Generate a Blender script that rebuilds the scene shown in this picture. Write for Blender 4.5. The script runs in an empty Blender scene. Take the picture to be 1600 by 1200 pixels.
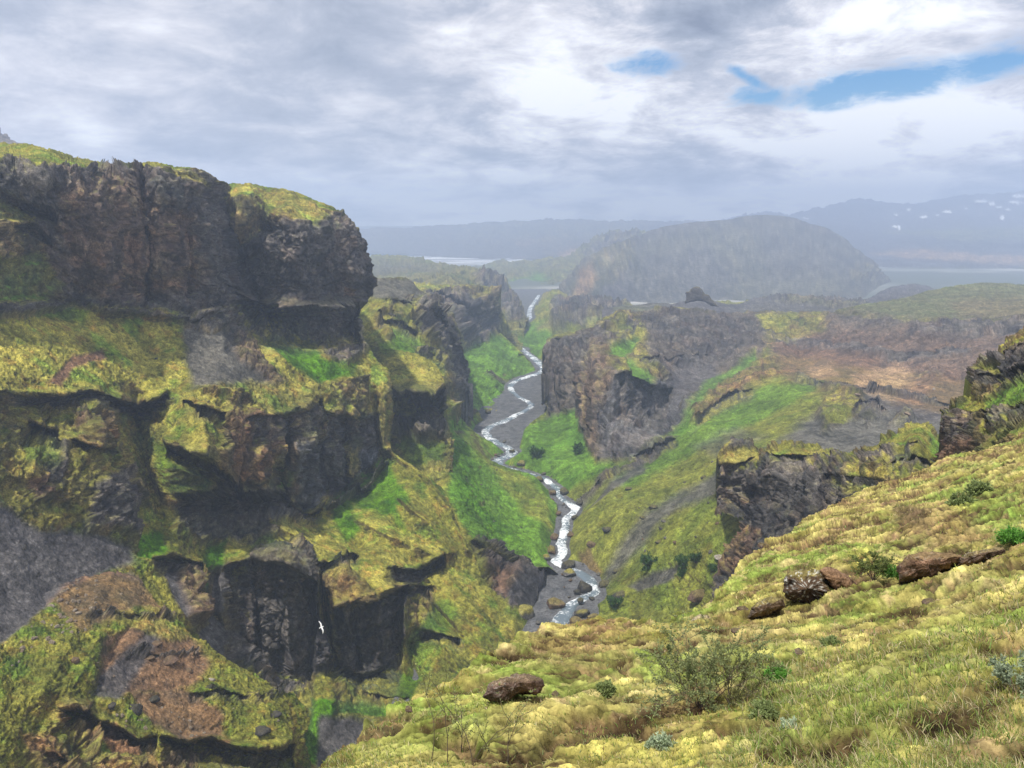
import bpy, math, random
import numpy as np
from mathutils import Vector, Matrix

R = math.radians
SC = bpy.context.scene
COL = SC.collection

# ------------------------------------------------------------------ camera
FPX = 1200.0                      # focal length in pixels of the 1600x1200 photograph
PITCH = R(11.8)
cam = bpy.data.cameras.new('camera'); camo = bpy.data.objects.new('camera', cam); COL.objects.link(camo)
cam.sensor_width = 36; cam.lens = 36 * FPX / 1600
cam.clip_start = 0.1; cam.clip_end = 60000
camo.location = (0, 0, 0); camo.rotation_euler = (math.pi / 2 - PITCH, 0, 0)
SC.camera = camo

# ------------------------------------------------------------------ light
SUN_DIR = Vector((-0.24, -0.30, 0.86)).normalized()      # towards the sun: high, ahead and to the left
SUN_EL = math.asin(SUN_DIR.z)
SUN_AZ = math.atan2(SUN_DIR.x, SUN_DIR.y)
sl = bpy.data.lights.new('sun', 'SUN'); slo = bpy.data.objects.new('sun', sl); COL.objects.link(slo)
sl.energy = 5.0; sl.angle = R(2); sl.color = (1.0, 0.95, 0.86)
slo.rotation_euler = SUN_DIR.to_track_quat('Z', 'Y').to_euler()

SC.view_settings.view_transform = 'Standard'; SC.view_settings.look = 'None'
SC.view_settings.exposure = 0.0; SC.view_settings.gamma = 1.0
SC.render.engine = 'CYCLES'
SC.cycles.use_denoising = True
SC.cycles.max_bounces = 5; SC.cycles.diffuse_bounces = 3; SC.cycles.volume_bounces = 1
SC.cycles.transparent_max_bounces = 8
SC.cycles.use_adaptive_sampling = True

class NT:
    """small helper for writing node trees"""
    def __init__(s, tree): s.t = tree; s.n = tree.nodes; s.l = tree.links
    def add(s, typ, **kw):
        nd = s.n.new(typ)
        for k, v in kw.items(): setattr(nd, k, v)
        return nd
    def put(s, sock, v):
        if hasattr(v, 'is_output') or isinstance(v, bpy.types.NodeSocket): s.l.new(v, sock)
        else: sock.default_value = v
    def math(s, op, a, b=0.0, c=0.0, clamp=False):
        nd = s.add('ShaderNodeMath', operation=op, use_clamp=clamp)
        s.put(nd.inputs[0], a); s.put(nd.inputs[1], b); s.put(nd.inputs[2], c)
        return nd.outputs[0]
    def vmul(s, v, k):
        nd = s.add('ShaderNodeVectorMath', operation='MULTIPLY'); s.put(nd.inputs[0], v); s.put(nd.inputs[1], k); return nd.outputs[0]
    def noise(s, vec, scale, detail=5, rough=0.55, dist=0.0):
        nd = s.add('ShaderNodeTexNoise'); s.l.new(vec, nd.inputs['Vector'])
        nd.inputs['Scale'].default_value = scale; nd.inputs['Detail'].default_value = detail
        nd.inputs['Roughness'].default_value = rough; nd.inputs['Distortion'].default_value = dist
        return nd.outputs['Fac']
    def ramp(s, f, lo, hi, a=0.0, b=1.0, smooth=True):
        nd = s.add('ShaderNodeMapRange', interpolation_type='SMOOTHSTEP' if smooth else 'LINEAR')
        s.put(nd.inputs[0], f); s.put(nd.inputs[1], lo); s.put(nd.inputs[2], hi); s.put(nd.inputs[3], a); s.put(nd.inputs[4], b)
        return nd.outputs[0]
    def mix(s, f, a, b, mode='MIX'):
        nd = s.add('ShaderNodeMix', data_type='RGBA', blend_type=mode)
        s.put(nd.inputs[0], f); s.put(nd.inputs[6], a); s.put(nd.inputs[7], b); return nd.outputs[2]

def build_world():
    w = bpy.data.worlds.new('World'); SC.world = w; w.use_nodes = True
    t = NT(w.node_tree); w.node_tree.nodes.clear()
    out = t.add('ShaderNodeOutputWorld')
    sky = t.add('ShaderNodeTexSky', sky_type='NISHITA'); sky.sun_disc = False
    sky.sun_elevation = SUN_EL; sky.sun_rotation = SUN_AZ; sky.ozone_density = 3.0; sky.air_density = 1.0; sky.dust_density = 0.3
    bsky = t.add('ShaderNodeBackground'); bsky.inputs[1].default_value = 0.12
    hs = t.add('ShaderNodeHueSaturation'); hs.inputs['Saturation'].default_value = 1.7; t.l.new(sky.outputs[0], hs.inputs['Color']); t.l.new(hs.outputs[0], bsky.inputs[0])
    g = t.add('ShaderNodeTexCoord'); d = g.outputs['Generated']
    sep = t.add('ShaderNodeSeparateXYZ'); t.l.new(d, sep.inputs[0])
    x, y, z = sep.outputs
    zz = t.math('ADD', t.math('MAXIMUM', z, 0.0), 0.24)
    cmb = t.add('ShaderNodeCombineXYZ'); t.l.new(t.math('DIVIDE', x, zz), cmb.inputs[0]); t.l.new(t.math('DIVIDE', y, zz), cmb.inputs[1])
    P = cmb.outputs[0]
    az = t.math('ARCTAN2', x, y); el = t.math('ARCSINE', z)
    def blob(px, py, rx, ry, tilt=0.0):
        """soft ellipse of sky round a direction"""
        a = (px - 800) / FPX; e0 = (600 - py) / FPX
        cx = math.atan(a / (math.cos(PITCH) + e0 * math.sin(PITCH)))
        L = math.sqrt(1 + a * a + e0 * e0); cz = math.asin((e0 * math.cos(PITCH) - math.sin(PITCH)) / L)
        u = t.math('SUBTRACT', az, cx); v = t.math('SUBTRACT', el, cz)
        c, s_ = math.cos(tilt), math.sin(tilt)
        u2 = t.math('ADD', t.math('MULTIPLY', u, c / rx), t.math('MULTIPLY', v, s_ / rx))
        v2 = t.math('ADD', t.math('MULTIPLY', v, c / ry), t.math('MULTIPLY', u, -s_ / ry))
        r2 = t.math('ADD', t.math('MULTIPLY', u2, u2), t.math('MULTIPLY', v2, v2))
        return t.math('POWER', 2.718, t.math('MULTIPLY', r2, -1.0))
    n1 = t.noise(P, 1.15, 10, 0.56, 0.25)
    n2 = t.noise(P, 3.2, 10, 0.66, 0.3)
    n3 = t.noise(P, 0.5, 3, 0.5, 0.0)
    # openings of blue
    gap = blob(1035, 103, 0.060, 0.016, 0.0)
    for b in ((1195, 152, 0.045, 0.016, -0.1), (1290, 146, 0.070, 0.016, 0.1), (1390, 124, 0.075, 0.018, 0.05), (1575, 96, 0.050, 0.022, 0.15), (1180, 128, 0.05, 0.008, -0.5)):
        k = 0.40 if b[0] in (650, 720) else 1.0
        gap = t.math('MAXIMUM', gap, t.math('MULTIPLY', blob(*b), k))
    gapn = t.math('ADD', gap, t.math('MULTIPLY', t.math('SUBTRACT', n2, 0.5), 3.6))
    gapn = t.math('ADD', gapn, t.math('MULTIPLY', t.math('SUBTRACT', n1, 0.5), 1.6))
    blue = t.math('MULTIPLY', t.ramp(gapn, 0.12, 1.0), t.ramp(gap, 0.06, 0.3))
    # cloud brightness
    f = t.math('ADD', t.math('MULTIPLY', n1, 1.25), t.math('MULTIPLY', n2, 1.15))
    f = t.math('SUBTRACT', f, 0.425)
    dull = blob(230, 60, 0.42, 0.20, 0.0)
    drift = t.math('MULTIPLY', t.math('SUBTRACT', t.noise(P, 1.9, 4, 0.5, 0.4), 0.5), 0.35); f = t.math('ADD', f, drift)
    lit = t.math('MAXIMUM', blob(1120, 185, 0.42, 0.045, 0.0), blob(1430, 190, 0.25, 0.04, 0.1))
    for b in ((880, 110, 0.16, 0.11, 0.0, 0.8), (135, 195, 0.030, 0.028, 0.0, 1.5), (20, 170, 0.10, 0.06, 0.0, 0.9), (860, 205, 0.07, 0.03, 0.0, 0.9), (1450, 265, 0.10, 0.04, 0.5, 0.8), (650, 130, 0.08, 0.06, 0.0, 0.7), (1300, 60, 0.25, 0.03, 0.2, 0.6)):
        lit = t.math('MAXIMUM', lit, t.math('MULTIPLY', blob(*b[:5]), b[5]))
    f = t.math('ADD', f, t.math('MULTIPLY', lit, 0.22))
    drk = t.math('MAXIMUM', blob(620, 130, 0.035, 0.018, 0.0), t.math('MULTIPLY', blob(1000, 245, 0.3, 0.025, 0.0), 0.5))
    for b in ((1080, 30, 0.07, 0.03, 0.3, 0.5), (520, 90, 0.06, 0.05, 0.0, 0.5), (1420, 225, 0.12, 0.02, -0.1, 0.7), (1060, 195, 0.07, 0.015, 0.1, 0.6)):
        drk = t.math('MAXIMUM', drk, t.math('MULTIPLY', blob(*b[:5]), b[5]))
    f = t.math('SUBTRACT', f, t.math('MULTIPLY', drk, 0.16))
    # calm the mottling inside the dull bank
    calm = t.ramp(dull, 0.05, 0.8, 0.0, 0.50)
    f = t.math('ADD', t.math('MULTIPLY', f, t.math('SUBTRACT', 1.0, calm)), t.math('MULTIPLY', calm, 0.70))
    f = t.math('ADD', f, t.math('MULTIPLY', t.math('SUBTRACT', n3, 0.5), 0.10))
    lowb = t.ramp(el, 0.0, 0.10, 0.20, 0.0)
    f = t.math('ADD', f, lowb)
    cl = t.add('ShaderNodeValToRGB'); t.l.new(f, cl.inputs[0])
    cr = cl.color_ramp; cr.elements[0].position = 0.46; cr.elements[0].color = (0.20, 0.235, 0.33, 1)
    cr.elements[1].position = 1.0; cr.elements[1].color = (1.3, 1.3, 1.3, 1)
    for p_, c_ in ((0.62, (0.35, 0.395, 0.49, 1)), (0.74, (0.54, 0.57, 0.66, 1)), (0.85, (0.86, 0.85, 0.90, 1))):
        e = cr.elements.new(p_); e.color = c_
    bcl = t.add('ShaderNodeBackground'); t.l.new(cl.outputs[0], bcl.inputs[0]); bcl.inputs[1].default_value = 1.0
    mx = t.add('ShaderNodeMixShader'); t.l.new(blue, mx.inputs[0]); t.l.new(bcl.outputs[0], mx.inputs[1]); t.l.new(bsky.outputs[0], mx.inputs[2])
    t.l.new(mx.outputs[0], out.inputs[0])
build_world()

# ------------------------------------------------------------------ numpy noise
from concurrent.futures import ThreadPoolExecutor
POOL = ThreadPoolExecutor(4)
def chunked(fn):
    """run a noise on blocks of points, four at a time"""
    def run(p, *a, **k):
        p = np.ascontiguousarray(p, dtype=np.float32); n = len(p)
        if n <= 16384: return fn(p, *a, **k)
        return np.concatenate(list(POOL.map(lambda i: fn(p[i:i + 16384], *a, **k), range(0, n, 16384))))
    return run
def _hash(ix, iy, iz, seed):
    h = ix * np.uint32(374761393) + iy * np.uint32(668265263) + iz * np.uint32(2246822519) + np.uint32((seed * 1274126177) & 0xFFFFFFFF)
    h = (h ^ (h >> np.uint32(13))) * np.uint32(1274126177)
    return h ^ (h >> np.uint32(16))
@chunked
def perlin(p, seed=0):
    """gradient noise about -1..1; p is (N,3)"""
    fl = np.floor(p); i = fl.astype(np.int32).astype(np.uint32); f = p - fl
    u = f * f * f * (f * (f * 6 - 15) + 10)
    ax = (i[:, 0] * np.uint32(374761393), (i[:, 0] + np.uint32(1)) * np.uint32(374761393))
    ay = (i[:, 1] * np.uint32(668265263), (i[:, 1] + np.uint32(1)) * np.uint32(668265263))
    az = (i[:, 2] * np.uint32(2246822519), (i[:, 2] + np.uint32(1)) * np.uint32(2246822519))
    s0 = np.uint32((seed * 1274126177) & 0xFFFFFFFF); res = []; k = np.float32(1 / 511.5); one = np.float32(1)
    for dz in (0, 1):
        for dy in (0, 1):
            ayz = ay[dy] + az[dz] + s0
            for dx in (0, 1):
                h = ax[dx] + ayz; h = (h ^ (h >> np.uint32(13))) * np.uint32(1274126177); h = h ^ (h >> np.uint32(16))
                gx = (h & np.uint32(1023)).astype(np.float32) * k - one
                gy = ((h >> np.uint32(10)) & np.uint32(1023)).astype(np.float32) * k - one
                gz = ((h >> np.uint32(20)) & np.uint32(1023)).astype(np.float32) * k - one
                res.append(gx * (f[:, 0] - np.float32(dx)) + gy * (f[:, 1] - np.float32(dy)) + gz * (f[:, 2] - np.float32(dz)))
    ux, uy, uz = u[:, 0], u[:, 1], u[:, 2]
    x0 = res[0] + ux * (res[1] - res[0]); x1 = res[2] + ux * (res[3] - res[2])
    x2 = res[4] + ux * (res[5] - res[4]); x3 = res[6] + ux * (res[7] - res[6])
    y0 = x0 + uy * (x1 - x0); y1 = x2 + uy * (x3 - x2)
    return (y0 + uz * (y1 - y0)) * np.float32(1.3)
def fbm(p, octv=4, gain=0.5, seed=0, ridged=False, lac=2.03):
    a = 1.0; s = 0; tot = 0; q = np.array(p, dtype=np.float32)
    for o in range(octv):
        n = perlin(q, seed + o * 17)
        if ridged: n = 1 - 2 * np.abs(n)
        s = s + n * a; tot += a; a *= gain; q = q * lac + 11.3
    return s / tot
@chunked
def facets(p, seed=0):
    """broken rock: every irregular cell is a tilted flat block standing a little in or out"""
    fl = np.floor(p); i = fl.astype(np.int32).astype(np.uint32); f = p - fl
    best = np.full(len(p), 1e9, np.float32); hb = np.zeros(len(p), np.uint32); E = np.zeros((len(p), 3), np.float32)
    k = np.float32(1 / 1023.0); M = np.uint32(1023)
    for dz in (-1, 0, 1):
        for dy in (-1, 0, 1):
            for dx in (-1, 0, 1):
                h = _hash(i[:, 0] + np.uint32(dx & 0xFFFFFFFF), i[:, 1] + np.uint32(dy & 0xFFFFFFFF), i[:, 2] + np.uint32(dz & 0xFFFFFFFF), seed)
                e0 = (h & M).astype(np.float32) * k + (np.float32(dx) - f[:, 0]); e1 = ((h >> np.uint32(10)) & M).astype(np.float32) * k + (np.float32(dy) - f[:, 1])
                e2 = ((h >> np.uint32(20)) & M).astype(np.float32) * k + (np.float32(dz) - f[:, 2])
                d = e0 * e0 + e1 * e1 + e2 * e2; m = d < best
                best[m] = d[m]; hb[m] = h[m]; E[m, 0] = e0[m]; E[m, 1] = e1[m]; E[m, 2] = e2[m]
    g = (hb ^ np.uint32(0x9E3779B9)) * np.uint32(2654435761); g = g ^ (g >> np.uint32(15))
    c = lambda s_: ((g >> np.uint32(s_)) & np.uint32(255)).astype(np.float32) / np.float32(127.5) - np.float32(1)
    return c(0) * np.float32(0.55) + E[:, 0] * c(8) + E[:, 1] * c(16) + E[:, 2] * c(24)
def sstep(a, b, x):
    t = np.clip((x - a) / (b - a), 0, 1); return t * t * (3 - 2 * t)
def lerp(a, b, w):
    return a + (b - a) * w

# ------------------------------------------------------------------ projection
CP, SP = math.cos(PITCH), math.sin(PITCH)
def at(px, py, Y):
    """the point of the place at forward distance Y seen along a direction"""
    a = (np.asarray(px, float) - 800) / FPX; b = (600 - np.asarray(py, float)) / FPX
    dy = CP + b * SP; dz = b * CP - SP
    return np.stack([a / dy * Y, Y + 0 * a, dz / dy * Y], axis=-1)
def to_px(P):
    P = np.asarray(P, float)
    d = P[..., 1] * CP - P[..., 2] * SP; u = P[..., 1] * SP + P[..., 2] * CP
    return 800 + FPX * P[..., 0] / d, 600 - FPX * u / d
def river_y(py, z=-115.0):
    b = (600 - py) / FPX
    return z * (CP + b * SP) / (b * CP - SP)

def polyline(pts, n):
    pts = np.asarray(pts, float); d = np.r_[0, np.cumsum(np.hypot(*np.diff(pts, axis=0).T))]
    t = np.linspace(0, d[-1], n)
    return np.stack([np.interp(t, d, pts[:, 0]), np.interp(t, d, pts[:, 1])], 1)
def length(pts):
    pts = np.asarray(pts, float); return float(np.hypot(*np.diff(pts, axis=0).T).sum())
def rbf(ctrl, x, y):
    c = np.asarray(ctrl, float); n = len(c)
    S = 100.0
    X = c[:, :2] / S; v = np.log(c[:, 2])
    K = np.hypot(X[:, None, 0] - X[None, :, 0], X[:, None, 1] - X[None, :, 1])
    A = np.zeros((n + 3, n + 3)); A[:n, :n] = K - np.eye(n) * 0.004
    A[:n, n] = 1; A[:n, n + 1:] = X; A[n, :n] = 1; A[n + 1:, :n] = X.T
    w = np.linalg.solve(A, np.r_[v, 0, 0, 0])
    def part(i):
        xs, ys = x[i:i + 16384] / S, y[i:i + 16384] / S; o = w[n] + w[n + 1] * xs + w[n + 2] * ys
        for k in range(n): o += w[k] * np.sqrt((xs - X[k, 0]) ** 2 + (ys - X[k, 1]) ** 2)
        return o
    return np.exp(np.concatenate(list(POOL.map(part, range(0, len(x), 16384)))))
def par(fn):
    def run(x, y, pts):
        if len(x) <= 16384: return fn(x, y, pts)
        return np.concatenate(list(POOL.map(lambda i: fn(x[i:i + 16384], y[i:i + 16384], pts), range(0, len(x), 16384))))
    return run
@par
def seg_dist(x, y, pts):
    best = np.full(x.shape, 1e9)
    for (x0, y0), (x1, y1) in zip(pts[:-1], pts[1:]):
        dx, dy = x1 - x0, y1 - y0; L = dx * dx + dy * dy + 1e-9
        t = np.clip(((x - x0) * dx + (y - y0) * dy) / L, 0, 1)
        best = np.minimum(best, (x - x0 - t * dx) ** 2 + (y - y0 - t * dy) ** 2)
    return np.sqrt(best)
def poly_sd(x, y, poly, fe=10.0):
    """signed distance, positive inside; only worked out near the polygon"""
    pp = np.array(poly, float); m = fe * 3 + 12
    near = (x > pp[:, 0].min() - m) & (x < pp[:, 0].max() + m) & (y > pp[:, 1].min() - m) & (y < pp[:, 1].max() + m)
    out = np.full(x.shape, -1e3)
    if near.any(): out[near] = _poly_sd(x[near], y[near], poly)
    return out
@par
def _poly_sd(x, y, poly):
    d = seg_dist(x, y, list(poly) + [poly[0]])
    ins = np.zeros(x.shape, bool); n = len(poly)
    for i in range(n):
        x0, y0 = poly[i]; x1, y1 = poly[(i + 1) % n]
        c = ((y0 > y) != (y1 > y)) & (x < (x1 - x0) * (y - y0) / (y1 - y0 + 1e-12) + x0)
        ins ^= c
    return np.where(ins, d, -d)

# ------------------------------------------------------------------ ground covers: (colour a, colour b, rock amount, moss clinging to ledges)
MATS = {
    'rock':   ((0.135, 0.122, 0.112), (0.057, 0.055, 0.057), 1.0, 0.28),
    'dark':   ((0.073, 0.069, 0.073), (0.033, 0.033, 0.039), 1.0, 0.03),
    'brown':  ((0.203, 0.131, 0.085), (0.094, 0.068, 0.055), 1.0, 0.45),
    'mossrock': ((0.171, 0.134, 0.073), (0.073, 0.069, 0.043), 0.8, 1.0),
    'wet':    ((0.133, 0.144, 0.164), (0.055, 0.059, 0.072), 1.0, 0.03),
    'moss':   ((0.355, 0.325, 0.100), (0.165, 0.165, 0.048), 0.10, 1.0),
    'olive':  ((0.225, 0.215, 0.062), (0.108, 0.118, 0.034), 0.15, 1.0),
    'grass':  ((0.135, 0.240, 0.045), (0.070, 0.130, 0.025), 0.03, 1.0),
    'lush':   ((0.090, 0.190, 0.022), (0.040, 0.090, 0.012), 0.03, 1.0),
    'scree':  ((0.125, 0.117, 0.114), (0.070, 0.066, 0.068), 0.02, 0.0),
    'soil':   ((0.215, 0.130, 0.082), (0.115, 0.078, 0.058), 0.12, 0.0),
    'tan':    ((0.429, 0.293, 0.182), (0.247, 0.169, 0.111), 0.25, 0.0),
    'clay':   ((0.364, 0.208, 0.117), (0.221, 0.130, 0.078), 0.30, 0.0),
    'crag':   ((0.200, 0.180, 0.060), (0.090, 0.085, 0.035), 0.50, 1.0),
    'bare':   ((0.130, 0.112, 0.100), (0.068, 0.060, 0.058), 0.75, 0.06),
    'turf':   ((0.195, 0.205, 0.055), (0.115, 0.130, 0.035), 0.06, 1.0),
}
SMOOTH = {'grass': 0.35, 'lush': 0.4, 'turf': 0.6, 'scree': 0.4, 'soil': 0.6}
def matcol(name, P, u, seed=0):
    a, b, r, c = MATS[name]
    n = fbm(P / (u * 6.0), 5, 0.62, 31 + seed)
    t = sstep(-0.26, 0.26, n)[:, None]
    return np.array(b)[None] + (np.array(a) - np.array(b))[None] * t

def terrain_material(unit, strength=0.7):
    m = bpy.data.materials.new('terrain'); m.use_nodes = True
    t = NT(m.node_tree); b = t.n['Principled BSDF']
    at_ = t.add('ShaderNodeAttribute'); at_.attribute_name = 'cover'
    g = t.add('ShaderNodeTexCoord').outputs['Object']
    f = t.noise(g, 0.9 / unit, 6, 0.7)
    f2 = t.noise(g, 4.0 / unit, 3, 0.7)
    k = t.math('MULTIPLY', t.ramp(f, 0.33, 0.67, 0.5, 1.5, False), t.ramp(f2, 0.35, 0.65, 0.6, 1.4, False))
    mul = t.add('ShaderNodeVectorMath', operation='SCALE'); t.l.new(at_.outputs['Color'], mul.inputs[0]); t.l.new(k, mul.inputs[3])
    t.l.new(mul.outputs[0], b.inputs['Base Color'])
    b.inputs['Roughness'].default_value = 0.9; b.inputs['Specular IOR Level'].default_value = 0.15
    h = t.math('ADD', t.math('MULTIPLY', f, 1.0), t.math('MULTIPLY', f2, 0.35))
    bp = t.add('ShaderNodeBump'); bp.inputs['Strength'].default_value = strength; bp.inputs['Distance'].default_value = 0.6 * unit
    t.l.new(h, bp.inputs['Height']); t.l.new(bp.outputs[0], b.inputs['Normal'])
    return m

def tag(o, label=None, cat=None, group=None, kind=None):
    if label: o['label'] = label
    if cat: o['category'] = cat
    if group: o['group'] = group
    if kind: o['kind'] = kind
    return o

def grid_mesh(name, G, C, mat):
    nv, nu = G.shape[:2]
    me = bpy.data.meshes.new(name)
    me.vertices.add(nv * nu); me.vertices.foreach_set('co', G.reshape(-1).astype(np.float32))
    i = np.arange(nv * nu).reshape(nv, nu)
    q = np.stack([i[:-1, :-1], i[1:, :-1], i[1:, 1:], i[:-1, 1:]], -1).reshape(-1, 4)
    me.loops.add(q.size); me.loops.foreach_set('vertex_index', q.reshape(-1).astype(np.int32))
    me.polygons.add(len(q)); me.polygons.foreach_set('loop_start', (np.arange(len(q)) * 4).astype(np.int32))
    me.polygons.foreach_set('use_smooth', np.ones(len(q), bool))
    ca = me.color_attributes.new('cover', 'FLOAT_COLOR', 'POINT')
    ca.data.foreach_set('color', np.c_[C.reshape(-1, 3), np.ones(nv * nu)].reshape(-1).astype(np.float32))
    me.update(calc_edges=True)
    me.materials.append(mat)
    o = bpy.data.objects.new(name, me); COL.objects.link(o)
    return o

def normals(G):
    du = np.gradient(G, axis=1); dv = np.gradient(G, axis=0)
    n = np.cross(du, dv); n /= np.linalg.norm(n, axis=-1, keepdims=True) + 1e-12
    s = np.sign(-(n * G).sum(-1, keepdims=True)); s[s == 0] = 1
    return n * s
def blur(A, k):
    for _ in range(k):
        B = A.copy(); B[1:-1] = (A[:-2] + A[2:] + 2 * A[1:-1]) / 4
        A = B.copy(); A[:, 1:-1] = (B[:, :-2] + B[:, 2:] + 2 * B[:, 1:-1]) / 4
    return A

def wide_blur(A, r, it=2):
    for _ in range(it):
        for ax in (0, 1):
            B = np.moveaxis(A, ax, 0); pad = np.concatenate([np.repeat(B[:1], r + 1, 0), B, np.repeat(B[-1:], r, 0)])
            c = np.cumsum(pad, 0); B = (c[2 * r + 1:] - c[:-2 * r - 1]) / (2 * r + 1); A = np.moveaxis(B, 0, ax)
    return A
SURF = {}                     # finished surfaces, for resting things on them
def layer(name, top, right, bottom, left, ctrl, unit, base, regions=(), ledges=(), ridges=(), res=1.35, amp=1.0,
          skirt='TR', back=60.0, seed=0, warp=5.0, kind='structure', label=None, cat=None, flute=1.0):
    W, C, G2 = relief(top, right, bottom, left, ctrl, unit, base, regions, ledges, ridges, res, amp, skirt, back, seed, warp, flute)
    if name in ('left_canyon_ridge', 'right_canyon_wall', 'left_canyon_wall', 'left_butte', 'cave_tower', 'river_mouth_hill'): W, G2 = carve(W), carve(G2)
    SURF[name] = (G2, *to_px(G2))
    o = grid_mesh(name, W, C, terrain_material(unit))
    tag(o, label, cat, None, kind)
    return o

def relief(top, right, bottom, left, ctrl, unit, base, regions, ledges, ridges, res, amp, skirt, back, seed, warp, flute):
    nu = int(max(length(top), length(bottom)) / res); nv = int(max(length(left), length(right)) / res)
    T, B, Lf, Rt = polyline(top, nu), polyline(bottom, nu), polyline(left, nv), polyline(right, nv)
    s = np.linspace(0, 1, nu)[None, :, None]; t = np.linspace(0, 1, nv)[:, None, None]
    XY = (1 - t) * T[None] + t * B[None] + (1 - s) * Lf[:, None] + s * Rt[:, None] \
        - ((1 - t) * (1 - s) * T[0] + (1 - t) * s * T[-1] + t * (1 - s) * B[0] + t * s * B[-1])
    X, Yp = XY[..., 0].ravel(), XY[..., 1].ravel()
    q = np.stack([X / 16, Yp / 16, np.full(X.shape, seed * 5.1)], 1)
    X = X + 1.9 * fbm(q, 4, 0.65, 15); Yp = Yp + 1.7 * fbm(q + 60, 4, 0.65, 19)          # ragged edges
    q = np.stack([X / 34, Yp / 34, np.full(X.shape, seed * 3.7)], 1)
    wx = X + fbm(q, 4, 0.6, 5) * warp * 1.6; wy = Yp + fbm(q + 40, 4, 0.6, 9) * warp * 1.3
    D = rbf(ctrl, X + (wx - X) * 0.7, Yp + (wy - Yp) * 0.7)
    led = np.zeros(X.shape)
    for pl, rec, hh in ledges:
        pl = np.array(pl, float); ly = np.interp(wx, pl[:, 0], pl[:, 1])
        d = wy - ly
        ends = sstep(pl[0, 0] - 4, pl[0, 0] + 8, wx) * (1 - sstep(pl[-1, 0] - 8, pl[-1, 0] + 4, wx))
        prof = sstep(-1.0, 3.0, d) * (1 - sstep(hh * 0.55, hh, d)) * ends
        D = D + prof * rec * unit
        lip = np.exp(-((d + 4) / 5.0) ** 2) * ends
        D = D - lip * rec * 0.25 * unit
        led = np.maximum(led, prof)
    for pl, wd, am in ridges:
        sd = seg_dist(wx, wy, pl)
        D = D - 0.85 * am * unit * np.exp(-np.sqrt((sd / (wd * 1.25)) ** 2 + 0.05) * 1.3)
    G = at(X, Yp, D).reshape(nv, nu, 3)
    Nb = wide_blur(normals(wide_blur(G, 5)), 14); Nb /= np.linalg.norm(Nb, axis=-1, keepdims=True) + 1e-9; P = G.reshape(-1, 3)
    # cover
    C = matcol(base, P, unit, seed); rk = np.full(X.shape, MATS[base][2]); cl = np.full(X.shape, MATS[base][3]); sm = np.full(X.shape, SMOOTH.get(base, 1.0))
    edge = fbm(P / (unit * 5), 5, 0.65, 77 + seed)
    for rg in regions:
        m_, poly, fe = rg[:3]; st = rg[3] if len(rg) > 3 else 1.0
        sd = poly_sd(wx, wy, poly, fe) + edge * fe * 1.6
        w = sstep(-fe, fe, sd) * st
        C = lerp(C, matcol(m_, P, unit, seed), w[:, None]); rk = lerp(rk, MATS[m_][2], w); cl = lerp(cl, MATS[m_][3], w); sm = lerp(sm, SMOOTH.get(m_, 1.0), w)
    w = led * 0.9
    C = lerp(C, matcol('rock', P, unit, seed), w[:, None]); rk = lerp(rk, 1.0, w)
    # relief, in metres times the unit of the layer
    Q = P / unit
    big = fbm(Q / 26, 3, 0.5, 101 + seed, True)
    med = fbm(Q * np.array([1, 1, 1.3]) / 8.0, 5, 0.56, 131 + seed, True)
    zz = Q[:, 2] / 4.2 + 1.6 * fbm(Q / 20, 3, 0.5, 171 + seed) + 0.25 * fbm(Q / 3, 2, 0.5, 173 + seed)
    fr = zz - np.floor(zz); saw = np.where(fr < 0.8, fr / 0.8, (1 - fr) / 0.2)          # strata: each bed leans out, then steps in
    stm = sstep(-0.3, 0.4, fbm(Q / 15, 2, 0.5, 191 + seed))
    fl = fbm(Q * np.array([1, 1, 0.16]) / 3.6, 3, 0.55, 151 + seed, True)
    fine = fbm(Q / 1.6, 3, 0.6, 231 + seed)
    rock = 2.0 * big + 0.9 * med - 1.0 * saw * stm + 0.7 * fl * flute + 0.30 * fine
    sel = rk > 0.08
    wq = Q[sel] + 1.2 * np.stack([perlin(Q[sel] / 3.1, 5 + seed), perlin(Q[sel] / 3.1 + 9, 6 + seed), perlin(Q[sel] / 3.1 + 19, 7 + seed)], 1)
    rock[sel] += 1.9 * facets(wq * np.array([1, 1, 0.75]) / 7.5, 11 + seed) + 0.80 * facets(wq * np.array([1, 1, 1.4]) / 2.7, 12 + seed) + 0.42 * facets(wq * np.array([1, 1, 1.6]) / 1.1, 13 + seed)
    vc = 1 - np.abs(perlin(wq * np.array([1, 1, 0.22]) / 4.6, 14 + seed)) * 2; hc = 1 - np.abs(perlin(wq * np.array([0.10, 0.10, 1]) / 2.4, 15 + seed)) * 2
    rock[sel] -= 1.1 * sstep(0.80, 0.97, vc) * sstep(-0.2, 0.3, perlin(wq / 9, 16 + seed)) + 0.9 * sstep(0.78, 0.96, hc) * sstep(-0.1, 0.35, perlin(wq / 8, 17 + seed))
    soft = 1.5 * fbm(Q / 22, 3, 0.5, 201 + seed) + 0.5 * fbm(Q / 5, 4, 0.6, 211 + seed)
    hum = np.clip(1 - 3.4 * np.abs(fbm(Q * np.array([0.8, 0.8, 1.7]) / 1.5, 4, 0.68, 221 + seed)), -0.7, 1); veg = sstep(0.0, 0.6, cl)
    soft = soft + 0.42 * hum * (0.25 + 0.75 * veg)
    disp = lerp(soft, rock, rk) * unit * amp
    dirn = Nb.reshape(-1, 3)
    G2 = (P + dirn * disp[:, None]).reshape(nv, nu, 3)
    # slope decides where moss holds and where rock shows
    N2 = normals(G2); up = N2[..., 2].ravel(); up2 = blur(N2[..., 2], 2).ravel()
    nz = fbm(Q / 2.5, 4, 0.6, 301 + seed)
    mo = 0.9 * sstep(0.36, 0.80, up2 + nz * 0.5) * cl * sstep(0.3, 0.6, rk)
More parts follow.
